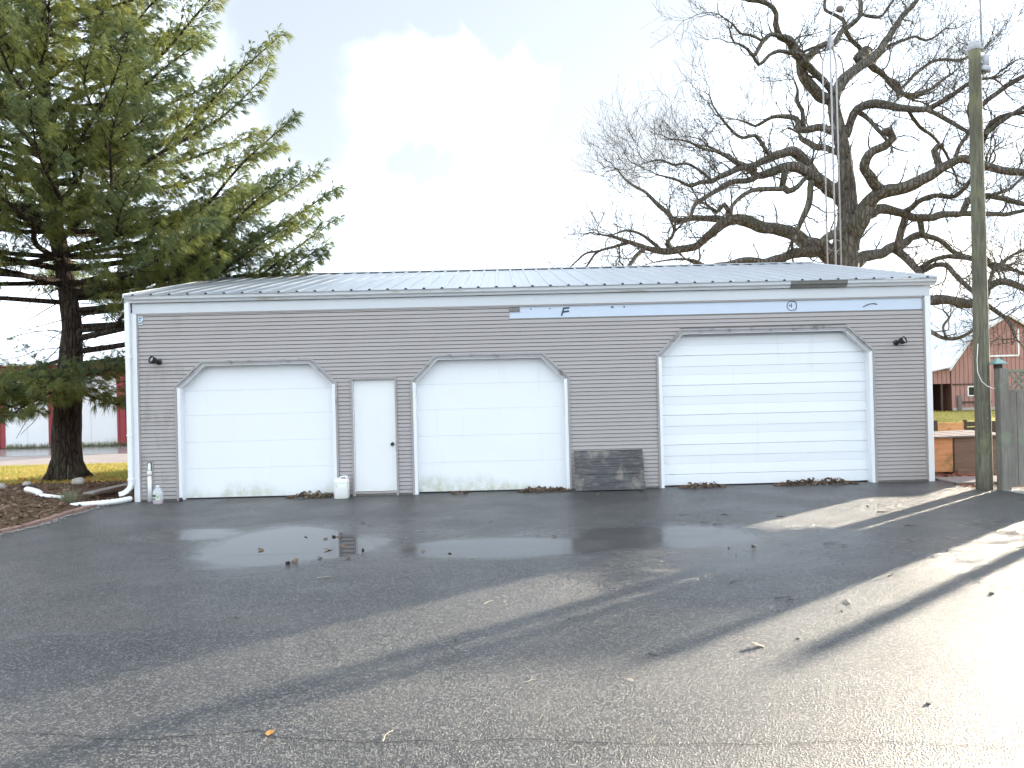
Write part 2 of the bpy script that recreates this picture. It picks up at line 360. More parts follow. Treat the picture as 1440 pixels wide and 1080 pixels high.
MT['water'] = m_water()
def m_clear(name, col, tr):
    t = NT(name); return t.done(col, .22, 0, .5, None, Transmission_Weight=tr)
MT['clear'] = m_clear('clear_plastic', (.88,.90,.90), .55); MT['pink'] = m_clear('pink_liquid', (.75,.16,.20), .25); MT['lens'] = m_clear('lamp_glass', (.5,.5,.48), .3)
# ================================================================ THE SETTING
def smooth01(t): t = min(1, max(0, t)); return t*t*(3-2*t)
def fbm(x, y, s, o=4):
    v = 0; a = .5
    for i in range(o): v += a*noise.noise(Vector((x*s+i*7.3, y*s-i*3.1, i*1.7))); s *= 2.05; a *= .5
    return v
g = MB(); g.add([(-900,-900,-.04),(900,-900,-.04),(900,1500,-.04),(-900,1500,-.04)], [(0,1,2,3)])
tag(g.build('ground', MT['lawn']), kind='structure')

# driveway: gently uneven sheet; the low places hold water
POOLS = [  # x, y, half width, half depth, strength
 (5.6,-4.3,3.6,1.0,.52), (9.6,-4.9,2.6,1.3,.56), (7.9,-5.4,1.2,1.2,.55), (4.6,-4.3,1.6,1.7,.5),
 (3.86,-4.2,1.15,1.5,1.0), (4.7,-4.35,.8,.9,.9), (2.5,-3.4,.8,.5,.95), (6.7,-4.75,1.5,.6,1.1), (5.6,-4.85,.7,.4,.8), (7.3,-3.9,.7,.5,.6),
 (9.0,-4.4,1.0,.9,.95), (9.3,-5.7,1.1,.7,.7), (8.2,-4.4,.7,.8,.85), (12.0,-6.0,1.7,1.7,.55), (13.8,-5.2,2.4,1.6,.6), (8.1,-6.3,.8,.9,.52), (10.6,-4.7,1.1,.7,.66), (15.8,-6.8,2.4,2.0,.6), (12.4,-7.8,1.8,.7,.6), (1.2,-7.5,1.1,.6,.3), (6.9,-10.9,1.2,.5,.4)]
def wetness(x, y):
    w = 0
    for px, py, a, b, s in POOLS:
        d = ((x-px)/a)**2 + ((y-py)/b)**2
        if d < 4: w = max(w, s*(1 - smooth01(d/2.4)) + (.0 if d > 2.4 else 0))
    return w
def pool_depth(x, y):
    x, y = x + .30*fbm(x, y, 1.1, 4), y + .34*fbm(x+9, y-4, 1.0, 4)
    d = ((x-3.86)/.95)**2 + ((y+4.2)/1.28)**2; d2 = ((x-4.62)/.5)**2 + ((y+4.4)/.72)**2
    return .011*max(1-smooth01(d/1.5), .8*(1-smooth01(d2/1.5)))
def drive_z(x, y):
    return .0045*fbm(x, y, .55, 5) + .0016*fbm(x+3, y+5, 3.2, 3) + .0012*fbm(x*.6, y*2.5, 2.2, 3) - pool_depth(x, y)
def edge_x(y):  # left border of the asphalt, along the bed
    return -.30 + .10*y*.55*(1 if y < 0 else 0) + .05*math.sin(y*2.1) + .03*math.sin(y*5.3+1)
ys = [-60,-40,-28,-20,-16,-13] + [round(v,3) for v in np.arange(-11.5, -.02, .075)] + [.12]
cols = [round(v,3) for v in np.arange(0, 15.6, .09)] + [16,16.6,17.5,19,22,27,34,45,60]
gv = []; wet = []
for y in ys:
    e = edge_x(max(y,-14)) if y < 0 else .02
    for c in cols:
        x = e + c
        gv.append((x, y, drive_z(x, y))); wet.append(wetness(x, y))
nc = len(cols); gf = [(r*nc+c, r*nc+c+1, (r+1)*nc+c+1, (r+1)*nc+c) for r in range(len(ys)-1) for c in range(nc-1)]
# a strip of bed and gravel along the fence stays free of asphalt
gf = [f for f in gf if not (gv[f[0]][0] > 14.66 and gv[f[2]][1] > -1.30 + .12*math.sin(gv[f[0]][0]*3))]
me = bpy.data.meshes.new('driveway'); me.from_pydata(gv, [], gf)
at = me.attributes.new('wet', 'FLOAT', 'POINT'); at.data.foreach_set('value', wet)
me.update(); drive = tag(link('driveway', me, MT['asphalt'], None, True), 'wet black asphalt driveway in front of the garage', kind='structure')
drive['label'] = 'damp black asphalt driveway spread before the garage'
def crack(pts, w):
    m = MB(); L = []; R_ = []
    q = []
    for (x0,y0),(x1,y1) in zip(pts[:-1], pts[1:]):
        n = max(2, int(math.hypot(x1-x0,y1-y0)/.035))
        for i in range(n): q.append((x0+(x1-x0)*i/n, y0+(y1-y0)*i/n))
    for i,(x,y) in enumerate(q):
        yy = y + .035*noise.noise(Vector((x*3,1.2,0))) + .016*noise.noise(Vector((x*13,4,0))) + .008*noise.noise(Vector((x*45,4,0)))
        ww = w*(.35+.9*abs(noise.noise(Vector((x*6,9,2)))))
        z = drive_z(x, yy)+.0035
        L.append((x, yy-ww, z)); R_.append((x, yy+ww, z))
    n = len(L); m.add(L+R_, [(i,i+1,n+i+1,n+i) for i in range(n-1)])
    return m.build('crack', MT['crack'], drive)
crack([(2.9,-9.3),(3.79,-9.41),(4.67,-9.55),(5.30,-9.50),(5.45,-9.60),(6.12,-9.69),(6.74,-9.68),(7.43,-9.78),(7.98,-9.84),(8.54,-9.82),(9.23,-9.94),(10.2,-9.9)], .006)
crack([(3.9,-9.62),(4.5,-9.61),(5.0,-9.66)], .003)
m = MB(); n = 40; poly = [(4.05+1.75*math.cos(2*math.pi*i/n), -4.2+1.75*math.sin(2*math.pi*i/n)) for i in range(n)]
m.add([(x,y,-.0052) for x,y in poly], [tuple(range(n))])
tag(m.build('puddle', MT['water']), 'shallow rain puddle mirroring the left garage door', kind='structure')

# planting bed left of the drive (bark mulch), grass and far lane
def bed_z(x, y):
    d = smooth01((-.35-x)/1.2); return .01 + .13*d*(1+.5*fbm(x,y,.9)) + .02*fbm(x,y,4,3)
bx = [-10,-9,-8,-7,-6.4]+[round(v,2) for v in np.arange(-6,-.3,.12)]+[-.12,0]; by = [-30,-20,-14,-9,-7]+[round(v,2) for v in np.arange(-6,3.2,.12)]
bv = []
for y in by:
    for x in bx:
        e = edge_x(max(y,-14))-.06 if y < 0 else .02
        xx = x + e if x > -6 else x
        bv.append((xx, y, bed_z(xx, y)*(smooth01((3.1-y)/1.2)) - .03*(1-smooth01((3.1-y)/.6))))
nb = len(bx); bf = [(r*nb+c, r*nb+c+1, (r+1)*nb+c+1, (r+1)*nb+c) for r in range(len(by)-1) for c in range(nb-1)]
me = bpy.data.meshes.new('mulch_bed'); me.from_pydata(bv, [], bf); me.update()
tag(link('mulch_bed', me, MT['mulch'], None, True), 'brown mulch bed under the pine beside the driveway', kind='structure')
m = MB(); m.add([(-60,12.2,-.025),(-1.5,12.0,-.025),(-1.5,15.7,-.018),(-60,15.7,-.018)], [(0,1,2,3)])
tag(m.build('concrete_apron', MT['apron']), 'wet concrete apron before the red shed', kind='structure')
m = MB(); m.add([(-60,8.0,-.034),(-14,8.3,-.034),(-1.5,8.4,-.034),(-1.5,12.0,-.030),(-60,12.2,-.030)], [(0,1,2,3,4)])
tag(m.build('gravel_lane', MT['lane']), 'pale pinkish gravel lane beyond the grass', kind='structure')
m = MB(); m.add([(14.64,-1.45,-.012),(24,-1.6,-.012),(24,4.4,-.02),(14.64,4.2,-.02)], [(0,1,2,3)])
tag(m.build('dirt_strip', MT['dirt']), 'bare dirt strip between the garage and the fence', kind='structure')
m = MB().box(14.72,16.6,-.55,.25,-.01,.035); tag(m.build('stepping_slab', MT['lid'], None, False, .01), 'pale flat slab on the dirt beside the garage corner', 'slab')

# ================================================================ THE GARAGE
W, ZT = 14.63, 3.61
GAR = thing('garage', (W/2, 5.6, 0), 'long taupe sided garage with three white garage doors and metal roof', 'garage')
OP = {'L': [(.77,-.02),(.77,2.08),(1.26,2.53),(3.25,2.53),(3.71,2.08),(3.71,-.02)],
      'S': [(3.96,-.02),(3.96,2.15),(4.79,2.15),(4.79,-.02)],
      'M': [(5.05,-.02),(5.05,2.07),(5.51,2.54),(7.48,2.54),(7.95,2.07),(7.95,-.02)],
      'B': [(9.56,-.02),(9.56,2.43),(10.02,2.90),(13.08,2.90),(13.57,2.44),(13.57,-.02)]}
PIPE = [(.235,-.02),(.235,.72),(.335,.72),(.335,-.02)]
def bounds(op, z):
    top = max(p[1] for p in op)
    if z > top: return None
    def side(a, b): return a[0] if z <= a[1] or b[1] <= a[1] else a[0] + (b[0]-a[0])*min(1,(z-a[1])/(b[1]-a[1]))
    if len(op) == 4: return op[0][0], op[3][0]
    return side(op[1], op[2]), side(op[4], op[3])
# wall core, notched for the doors
out = [(.02,-.02)]
for k in 'LSMB': out += OP[k]
out += [(W-.02,-.02),(W-.02,3.6),(.02,3.6)]
wall = MB().xz(out, .001, .10).build('wall', MT['sheath'], GAR)
PITCH_S = .0708; z = .035; courses = []
while z < 3.385: courses.append(z); z += PITCH_S
for z0 in courses:
    zt = z0 + PITCH_S - .011; zm = (z0+zt)/2
    cuts = []
    for op in [PIPE] + [OP[k] for k in 'LSMB']:
        b0 = bounds(op, min(z0, max(p[1] for p in op))) if bounds(op, zm) else None
        if b0: cuts.append((b0, bounds(op, min(zt, max(p[1] for p in op)-1e-4))))
    right = 14.50 if z0 < 3.15 else 6.88
    edges = [(.125,.125)]
    for (l0,r0),(l1,r1) in cuts: edges += [(l0,l1),(r0,r1)]
    edges.append((right,right))
    for i in range(0, len(edges), 2):
        (xa0,xa1),(xb0,xb1) = edges[i], edges[i+1]
        if xb0-xa0 < .02: continue
        # long runs are made of lapped lengths
        runs = [(xa0,xa1,xb0,xb1)]
        if xb0-xa0 > 6:
            c = xa0 + 3.66*(1 + (courses.index(z0)//2 % 3)*.45); runs = [(xa0,xa1,c,c),(c+.002,c+.002,xb0,xb1)]
        for a0,a1,b0,b1 in runs:
            dz = random.uniform(-.0008,.0008)
            yb, yt, yi = -.021, -.010, -.0015
            m = MB().add([(a0,yb,z0),(b0,yb,z0),(b1,yt,zt),(a1,yt,zt),(a0,yi,z0+dz),(b0,yi,z0+dz),(b1,yi,zt),(a1,yi,zt)],
                         [(0,1,2,3),(4,7,6,5),(0,4,5,1),(3,2,6,7),(0,3,7,4),(1,5,6,2)])
            m.build('siding_board', MT['siding'], wall)
# other walls
roof_y0, roof_z0, ridge_y, ridge_z = -.15, 3.735, 5.6, 4.93
gable = [(0.10,0),(8.6,0),(8.6,4.20),(5.6,4.86),(.10,3.62)]
MB().yz(gable, .02, .06).build('side_wall', MT['redmetal'], GAR); MB().yz(gable, W-.06, W-.02).build('side_wall', MT['redmetal'], GAR)
MB().box(.06,W-.06,8.52,8.58,0,4.15).build('back_wall', MT['redmetal'], GAR)
# trim
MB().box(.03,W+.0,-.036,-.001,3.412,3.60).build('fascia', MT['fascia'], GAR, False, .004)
MB().box(.11,W-.13,-.030,-.0005,3.386,3.4115).build('trim_channel', MT['taupe'], GAR)
def corner(x0, x1, jx0, jx1):
    c = MB().box(x0,x1,-.040,.10,-.01,3.411).build('corner_trim', MT['white'], GAR, False, .004)
    MB().box(jx0,jx1,-.028,-.0005,.02,3.387).build('side_channel', MT['taupe'], c)
corner(.0,.100,.1005,.128); corner(14.528,W,14.498,14.5275)
# bare house wrap where two courses are missing
wp = MB().box(6.885,14.497,-.004,-.0006,3.170,3.385).build('house_wrap', MT['wrap'], GAR)
m = MB()   # printed marks on the wrap
m.beam((7.84,-.006,3.20),(7.885,-.006,3.345),.030,.003,(0,1,0)); m.beam((7.88,-.006,3.335),(7.99,-.006,3.345),.03,.003,(0,1,0)); m.beam((7.87,-.006,3.27),(7.98,-.006,3.285),.034,.003,(0,1,0))
m.build('print', MT['ink'], wp)
m = MB(); c0 = (12.07,3.285)
m.tube([(c0[0]+.095*math.cos(a)*.8, -.006, c0[1]+.085*math.sin(a)) for a in np.linspace(.9,5.4,16)], .007, 5)
m.tube([(c0[0]+.05+.05*math.cos(a), -.006, c0[1]+.085*math.sin(a)) for a in np.linspace(-1.5,1.6,10)], .008, 5)
m.beam((c0[0]+.005,-.006,c0[1]-.035),(c0[0]+.005,-.006,c0[1]+.045),.016,.003,(0,1,0)); m.box(c0[0]-.04,c0[0]-.015,-.0065,-.0045,c0[1]-.01,c0[1]+.02)
m.build('print', MT['ink'], wp)
m = MB(); m.tube([(13.40+.26*t, -.006, 3.235+.055*math.sin(t*2.3)) for t in np.linspace(0,1,10)], .010, 5); m.build('print', MT['ink'], wp)
for x, w_ in ((8.75,.05),(8.98,.03),(7.27,.02),(7.62,.02)):
    MB().box(x,x+w_,-.006,-.0045,3.325,3.352).build('print', MT['ink'], wp)
# torn scrap of wrap by the left corner
s = MB().add([(.132,-.026,3.36),(.215,-.027,3.365),(.225,-.026,3.30),(.20,-.028,3.27),(.22,-.027,3.22),(.14,-.026,3.205)], [(0,1,2,3,4,5)]).build('wrap_scrap', MT['wrap'], GAR)
for i,(a,b,zz) in enumerate(((.15,.20,3.335),(.15,.18,3.30),(.15,.205,3.245))): MB().box(a,b,-.030,-.0285,zz-.008,zz+.008).build('print', MT['ink'], s)

# door openings
def inset(poly, d):
    n = len(poly); o = []
    for i in range(n):
        ds = []
        if i > 0: ds.append((poly[i][0]-poly[i-1][0], poly[i][1]-poly[i-1][1]))
        if i < n-1: ds.append((poly[i+1][0]-poly[i][0], poly[i+1][1]-poly[i][1]))
        ns = []
        for dx, dz in ds:
            l = math.hypot(dx,dz); ns.append((dz/l, -dx/l))
        if len(ns) == 1: o.append((poly[i][0]+ns[0][0]*d, poly[i][1]+ns[0][1]*d))
        else:
            bx_, bz_ = ns[0][0]+ns[1][0], ns[0][1]+ns[1][1]; k = 2*d/(bx_*bx_+bz_*bz_)
            o.append((poly[i][0]+bx_*k, poly[i][1]+bz_*k))
    return o
def seg(poly, i, d0, d1, y0, y1, name, mat_, parent, bev=.003):
    a, b = inset(poly, d0), inset(poly, d1)
    return MB().xz([a[i],a[i+1],b[i+1],b[i]], y0, y1).build(name, mat_, parent, False, bev)
def clip(poly, z0, z1):
    for zz, keep in ((z0, 1), (z1, -1)):
        o = []
        for i in range(len(poly)):
            p, q = poly[i], poly[(i+1)%len(poly)]
            ip, iq = (p[1]-zz)*keep >= 0, (q[1]-zz)*keep >= 0
            if ip: o.append(p)
            if ip != iq: t = (zz-p[1])/(q[1]-p[1]); o.append((p[0]+(q[0]-p[0])*t, zz))
        poly = o
        if not poly: return []
    return poly
def garage_door(key, mat_, joints, label, ribs=False):
    op = OP[key]; d = bpy.data.objects.new('garage_door', None); COL.objects.link(d); BASE[d.name] = Vector((0,0,0)); d['label'] = label
    attach(d, GAR)
    fr_names = ('jamb','angled_trim','header','angled_trim','jamb')
    for i in range(5):
        seg(op, i, -.004, .032, -.046, .0, 'edge_channel', MT['channel'] if i in (1,2,3) else MT['taupe'], d)
        seg(op, i, .0325, .082, -.030, .0, fr_names[i], MT['white'] if i in (0,4) else MT['channel'], d)
        seg(op, i, .0825, .092, -.024, .17, 'reveal', MT['white'], d, 0)
    inner = inset(op, .088); zb = [.022] + joints + [max(p[1] for p in inner)]
    inner[0] = (inner[0][0], .022); inner[-1] = (inner[-1][0], .022)
    for z0, z1 in zip(zb[:-1], zb[1:]):
        g_ = .0022 if ribs else .0009
        if not ribs:
            pl = clip(inner, z0+g_, z1-g_)
            MB().xz(pl, .135, .175).build('panel', mat_, d, False, .0015)
        else:
            m = MB(); a, b = z0+g_, z1-g_; h = z1-z0
            # steel section: two deep ribs and one shallow crease
            zz = [a, a+.36*h-.008, a+.36*h, a+.36*h+.010, a+.71*h-.005, a+.71*h, a+.71*h+.006, b]
            prof = [.140,.140,.158,.140,.146,.152,.146,.140]
            for q in range(7):
                pl = clip(inner, zz[q], zz[q+1])
                if len(pl) < 3 or zz[q] >= max(p[1] for p in inner)-.002: continue
                xl0 = min(p[0] for p in pl if p[1] <= min(r[1] for r in pl)+1e-6); xr0 = max(p[0] for p in pl if p[1] <= min(r[1] for r in pl)+1e-6)
                top = max(r[1] for r in pl); xl1 = min(p[0] for p in pl if p[1] >= top-1e-6); xr1 = max(p[0] for p in pl if p[1] >= top-1e-6)
                if len(pl) > 4: 
                    m.xz(pl, prof[q], .20)
                else:
                    bt = min(r[1] for r in pl)
                    m.add([(xl0,prof[q],bt),(xr0,prof[q],bt),(xr1,prof[q+1],top),(xl1,prof[q+1],top)], [(0,1,2,3)])
                    m.add([(xl0,.20,bt),(xr0,.20,bt),(xr1,.20,top),(xl1,.20,top)], [(3,2,1,0)])
            m.build('panel', mat_, d)
    bi = inset(op, .09)
    MB().box(bi[0][0], bi[-1][0], .138, .172, .001, .019).build('bottom_seal', MT['black'], d)
    MB().xz(inset(op, .05)[0:6], .205, .22).build('door_back', MT['dark'], d)
    return d
garage_door('L', MT['door1'], [.555,1.045,1.535,1.985], 'flush white garage door nearest the pine')
garage_door('M', MT['door2'], [.555,1.045,1.535,2.0], 'flush white garage door right of the service door')
garage_door('B', MT['door3'], [.565,1.115,1.665,2.215,2.765], 'larger ribbed white garage door at the right end', True)
# service door
sdr = bpy.data.objects.new('service_door', None); COL.objects.link(sdr); BASE[sdr.name] = Vector((0,0,0)); attach(sdr, GAR)
for i in range(3):
    seg(OP['S'], i, -.004, .030, -.046, .0, 'door_frame', MT['taupe'], sdr)
    seg(OP['S'], i, .0305, .040, -.02, .09, 'door_stop', MT['white'], sdr, 0)
MB().box(4.003,4.747,.028,.07,.075,2.108).build('door_leaf', MT['service'], sdr, False, .003)
MB().box(3.99,4.76,-.03,.10,.035,.066).build('threshold', MT['taupe'], sdr, False, .003)
MB().box(3.99,4.76,-.005,.10,-.02,.034).build('sill', MT['sheath'], sdr)
k = MB().lathe([(.033,0),(.033,.006),(.012,.010),(.012,.034),(.028,.044),(.031,.060),(.022,.072)], (4.69,.028,.93), (0,-1,0), 16).build('knob', MT['black'], sdr, True)
MB().xz([(3.98,-.02),(3.98,2.14),(4.77,2.14),(4.77,-.02)], .10, .12).build('door_back', MT['dark'], sdr)
# channel round the pipe slot
for i in range(3): seg(PIPE, i, -.008, .010, -.030, -.0005, 'slot_channel', MT['taupe'], GAR, 0)

# roof: lapped ribbed panels
RIBW = (W+.12)/15
def roof_panel(x0, front):
    prof = [(0,0)]
    for r in range(3):
        c = RIBW*(r+.5)/3
        prof += [(c-.036,0),(c-.017,.026),(c+.017,.026),(c+.036,0)]
        c2 = RIBW*(r+1)/3
        if r < 2: prof += [(c2-.012,0),(c2,.006),(c2+.012,0)]
    prof.append((RIBW-.001,0))
    ya, za, yb_, zb_ = (roof_y0, roof_z0, ridge_y-.02, ridge_z-.004) if front else (8.78, 4.25, ridge_y+.02, ridge_z-.004)
    n = len(prof); V = []
    for y, z in ((ya,za),(yb_,zb_)): V += [(x0+px, y, z+pz) for px, pz in prof]
    for y, z in ((ya,za),(yb_,zb_)): V += [(x0+px, y, z-.012) for px, pz in prof]
    fs = [(i,i+1,n+i+1,n+i) for i in range(n-1)] + [(2*n+i,3*n+i,3*n+i+1,2*n+i+1) for i in range(n-1)] + [(2*n+i, 2*n+i+1, i+1, i) for i in range(n-1)]
    o = MB().add(V, fs).build('roof_panel', MT['roof'], GAR)
    if front:
        for r in range(3):   # dark open rib ends above the gutter
            c = x0 + RIBW*(r+.5)/3
            MB().xz([(c-.024,roof_z0-.004),(c-.014,roof_z0+.019),(c+.014,roof_z0+.019),(c+.024,roof_z0-.004)], roof_y0-.006, roof_y0+.01).build('rib_end', MT['dark'], o)
    return o
for i in range(15):
    roof_panel(-.06+i*RIBW, True); roof_panel(-.06+i*RIBW, False)
cap = MB().yz([(ridge_y-.16,ridge_z-.008),(ridge_y-.155,ridge_z+.012),(ridge_y,ridge_z+.040),(ridge_y+.155,ridge_z+.012),(ridge_y+.16,ridge_z-.008),(ridge_y,ridge_z+.02)], -.07, W+.07)
cap.build('ridge_cap', MT['roof'], GAR)
for x0, x1 in ((-.085,-.0605),(W+.0605,W+.085)):
    sl = MB().yz([(roof_y0,roof_z0-.05),(roof_y0,roof_z0+.03),(ridge_y,ridge_z+.03),(8.78,4.28),(8.78,4.20),(ridge_y,ridge_z-.05)], x0, x1)
    sl.build('rake_trim', MT['gutter'], GAR)
# gutter (K profile), brackets, patched length, downspout
gp = [(-.006,3.725),(-.006,3.605),(-.085,3.605),(-.098,3.640),(-.128,3.668),(-.135,3.722),(-.120,3.722),(-.114,3.674),(-.086,3.650),(-.076,3.616),(-.014,3.616),(-.014,3.725)]
gut = MB().yz(gp, -.055, W+.075).build('gutter', MT['gutter'], GAR)
for x in (-.0565, W+.0765): MB().yz([(-.006,3.727),(-.006,3.602),(-.087,3.602),(-.101,3.638),(-.131,3.666),(-.138,3.725)], x-.001, x+.001).build('end_cap', MT['gutter'], gut)
gq = [(y-.003 if y < -.05 else y, z-.002) for y, z in gp[:6]]
for x in (1.02, 7.70, 7.78): MB().yz(gq, x, x+.03).build('gutter_strap', MT['gutter'], gut)
MB().yz([(y-.004, z) for y, z in gq], 12.03, 13.07).build('gutter_patch', MT['patch'], gut)
ds = MB().box(-.070,.014,-.122,-.046,.40,3.605).build('downspout', MT['white'], GAR, False, .008)
el = MB().tube([(-.028,-.084,.42),(-.028,-.084,.33),(-.050,-.090,.26),(-.10,-.10,.205),(-.16,-.115,.17),(-.225,-.13,.155)], [.060,.060,.060,.060,.059,.058], 4).build('elbow', MT['white'], ds, False, .008)
MB().box(-.078,.022,-.129,-.042,.40,.432).build('joint', MT['white'], ds, False, .004)
for zz in (1.2, 2.6): MB().box(-.076,.024,-.128,-.041,zz,zz+.03).build('strap', MT['white'], ds)

# ---- things fixed to or standing by the garage
def floodlight(x, z, d, label):
    t = thing('floodlight', (x,-.02,z), label, 'floodlight', 'floodlights on the garage wall')
    c = Vector((x+.055*(-d), -.02, z-.028))
    MB().lathe([(.052,0),(.052,.016),(.040,.026),(.018,.032)], c, (0,-1,0), 18).build('base', MT['black'], t, True)
    p2 = c + Vector((d*.035,-.085,.012))
    MB().tube([c+Vector((0,-.028,0)), c+Vector((d*.012,-.06,.0)), p2], .014, 10).build('swivel', MT['black'], t, True)
    ax = Vector((d*.50,-.78,.36)).normalized()
    h = MB().lathe([(.020,-.03),(.050,-.026),(.060,.0),(.064,.045),(.068,.060),(.068,.072),(.058,.072),(.056,.050)], p2+ax*.02, ax, 20).build('lamp_head', MT['black'], t, True)
    MB().lathe([(.002,.058),(.055,.055),(.055,.050)], p2+ax*.02, ax, 18).build('lens', MT['lens'], h, True)
floodlight(.44, 2.56, -1, 'black floodlight on the siding left of the left garage door')
floodlight(14.04, 2.59, 1, 'black floodlight on the siding right of the largest garage door')

t = thing('drain_pipe', (.287,-.045,0), 'white plastic standpipe in a slot of the siding', 'pipe')
MB().lathe([(.036,-.02),(.036,.49)], (.285,-.042,0), (0,0,1), 18).build('pipe', MT['pvc'], t, True)
MB().lathe([(.042,.47),(.042,.54),(.034,.552)], (.285,-.042,0), (0,0,1), 18).build('coupling', MT['pvc'], t, True)
MB().lathe([(.030,.55),(.029,.60),(.022,.68),(.010,.70)], (.285,-.042,0), (0,0,1), 18).build('tapered_top', MT['pvc'], t, True)

# washer fluid bottle with pink remains
bz = drive_z(.60,-.42)
t = thing('fluid_bottle', (.60,-.42,bz), 'clear plastic bottle with pink liquid at its bottom', 'bottle')
prof = [(.070,.0),(.082,.008),(.084,.06),(.081,.12),(.084,.19),(.078,.225),(.052,.275),(.030,.298),(.024,.305)]
MB().lathe(prof, (.60,-.42,bz+.001), (0,0,1), 24, .5, 1, .72).build('body', MT['clear'], t, True)
MB().lathe([(.066,.006),(.0775,.012),(.079,.075),(.0,.0752)], (.60,-.42,bz+.001), (0,0,1), 24, .5, 1, .72).build('liquid', MT['pink'], t, True)
MB().lathe([(.024,.304),(.027,.306),(.027,.330),(.022,.334)], (.60,-.42,bz+.001), (0,0,1), 18).build('cap', MT['white'], t, True)
lb = MB().xz([(.535,bz+.085),(.668,bz+.085),(.668,bz+.185),(.535,bz+.185)], -.4865, -.484).build('label', MT['label'], t)
for a,b,c_,d_ in ((.537,.592,.135,.180),(.537,.580,.09,.118),(.60,.66,.15,.158),(.60,.65,.12,.128)): MB().xz([(a,bz+c_),(b,bz+c_),(b,bz+d_),(a,bz+d_)], -.4885, -.4867).build('print', MT['labelprint'], lb)

# white jug
jx, jy = 3.80, -.24; jz = drive_z(jx, jy)
t = thing('plastic_jug', (jx,jy,jz), 'white plastic jug with handle slot beside the service door', 'jug')
m = MB(); m.lathe([(.118,.0),(.128,.012),(.128,.26),(.126,.268),(.128,.276),(.127,.335),(.115,.352)], (jx,jy,jz), (0,0,1), 28, .75, 1, .78); m.build('body', MT['jug'], t, True)
hb = MB()
oo = [(-.040,.345),(-.030,.372),(-.005,.398),(.030,.405),(.085,.405),(.112,.385),(.122,.345)]
ii = [(-.012,.352),(-.008,.362),(.0,.375),(.03,.380),(.080,.380),(.090,.372),(.092,.352)]
for i in range(6): hb.xz([(jx+oo[i][0],jz+oo[i][1]),(jx+oo[i+1][0],jz+oo[i+1][1]),(jx+ii[i+1][0],jz+ii[i+1][1]),(jx+ii[i][0],jz+ii[i][1])], jy-.05, jy+.05)
hb.build('handle', MT['jug'], t, True)
MB().lathe([(.030,.35),(.030,.366),(.033,.367),(.033,.372)], (jx-.075,jy,jz), (0,0,1), 16).build('cap', MT['jug'], t, True)

# old board leaning on the siding
t = thing('wooden_panel', (8.63,-.2,0), 'dark weathered wooden panel leaning between the middle and largest doors', 'panel')
zs = [.0,.135,.29,.43,.575,.715]; sl_ = Vector((0,.17,.70)).normalized(); nr = Vector((0,-.70,.17)).normalized()
for i in range(5):
    zc = (zs[i]+zs[i+1])/2; h = (zs[i+1]-zs[i])/2-.0022
    xa, xb = 8.00+.002*i+random.uniform(-.004,.004), 9.265-.003*i+random.uniform(-.008,.004)
    c = Vector(((xa+xb)/2,-.215,.012)) + sl_*zc + nr*random.uniform(-.0025,.0025)
    MB().obox(c, (Vector((1,0,0)), nr, sl_), (xb-xa)/2, .011, h).build('plank', MT['board'], t, False, .003)
for x in (8.16, 9.08):
    MB().obox(Vector((x,-.215,.012))+sl_*.36-nr*.025, (Vector((1,0,0)), nr, sl_), .04, .012, .33).build('cleat', MT['board'], t)
MB().obox(Vector((8.63,-.215,.012))+sl_*.724, (Vector((1,0,0)), nr, sl_), .628, .014, .007).build('top_edge', MT['board'], t, False, .003)
# ================================================================ RIGHT SIDE: pole, fence, boxes, barn, tower
PX, PY = 14.805, -1.19
t = thing('utility_pole', (PX,PY,0), 'weathered wooden utility pole beside the garage corner', 'pole')
pts = [(PX+.004*z*.9, PY, z) for z in np.linspace(-.15,7.52,24)]
MB().tube(pts, [.128-.0048*p[2] for p in pts], 18, True, .05).build('shaft', MT['pole'], t, True)
MB().lathe([(.094,7.40),(.100,7.41),(.100,7.50),(.070,7.56),(.01,7.58)], (PX+.028,PY,0), (0,0,1), 18).build('metal_cap', MT['galv'], t, True)
MB().tube([(PX+.135,PY-.02,7.38),(PX+.135,PY-.02,8.6),(PX+.15,PY-.02,10.6)], .016, 8).build('mast_rod', MT['galv'], t, True)
for zz in (7.42, 7.50): MB().box(PX+.05,PX+.16,PY-.05,PY+.0,zz,zz+.025).build('clamp', MT['galv'], t)
for a, zz in ((-1.4,7.15),(-1.3,6.75),(-1.5,6.3),(-1.2,3.1),(-1.6,1.2)):
    r_ = .128-.0048*zz; MB().lathe([(.011,0),(.011,.012),(.004,.016)], (PX+.0036*zz+math.cos(a)*r_*.97,PY+math.sin(a)*r_*.97,zz), (math.cos(a),math.sin(a),0), 8).build('bolt', MT['rust'], t, True)
t = thing('yard_lamp', (PX+.16,PY-.02,7.0), 'small yard lamp with round reflector near the pole top', 'lamp')
MB().lathe([(.060,0),(.066,.01),(.066,.16),(.05,.18)], (PX+.195,PY-.02,7.13), (0,0,1), 16).build('housing', MT['galv'], t, True)
MB().lathe([(.03,.02),(.075,.0),(.10,-.05),(.105,-.09),(.098,-.09),(.06,-.03)], (PX+.20,PY-.03,7.13), (.25,-.35,1), 18).build('reflector', MT['galv'], t, True)
MB().lathe([(.055,-.03),(.062,-.08),(.04,-.13),(.008,-.145)], (PX+.20,PY-.03,7.13), (.25,-.35,1), 16).build('lens', MT['lens'], t, True)
MB().box(PX+.09,PX+.16,PY-.04,PY,7.17,7.23).build('bracket', MT['galv'], t)
t = MB().tube([(PX-.105,PY-.09,2.45),(PX-.125,PY-.09,2.2),(PX-.13,PY-.10,1.98),(PX-.09,PY-.14,1.82),(PX-.02,PY-.17,1.74),(PX+.06,PY-.19,1.70),(PX+.10,PY-.19,1.70)], .006, 6).build('loose_cable', MT['pvc'], None, True)
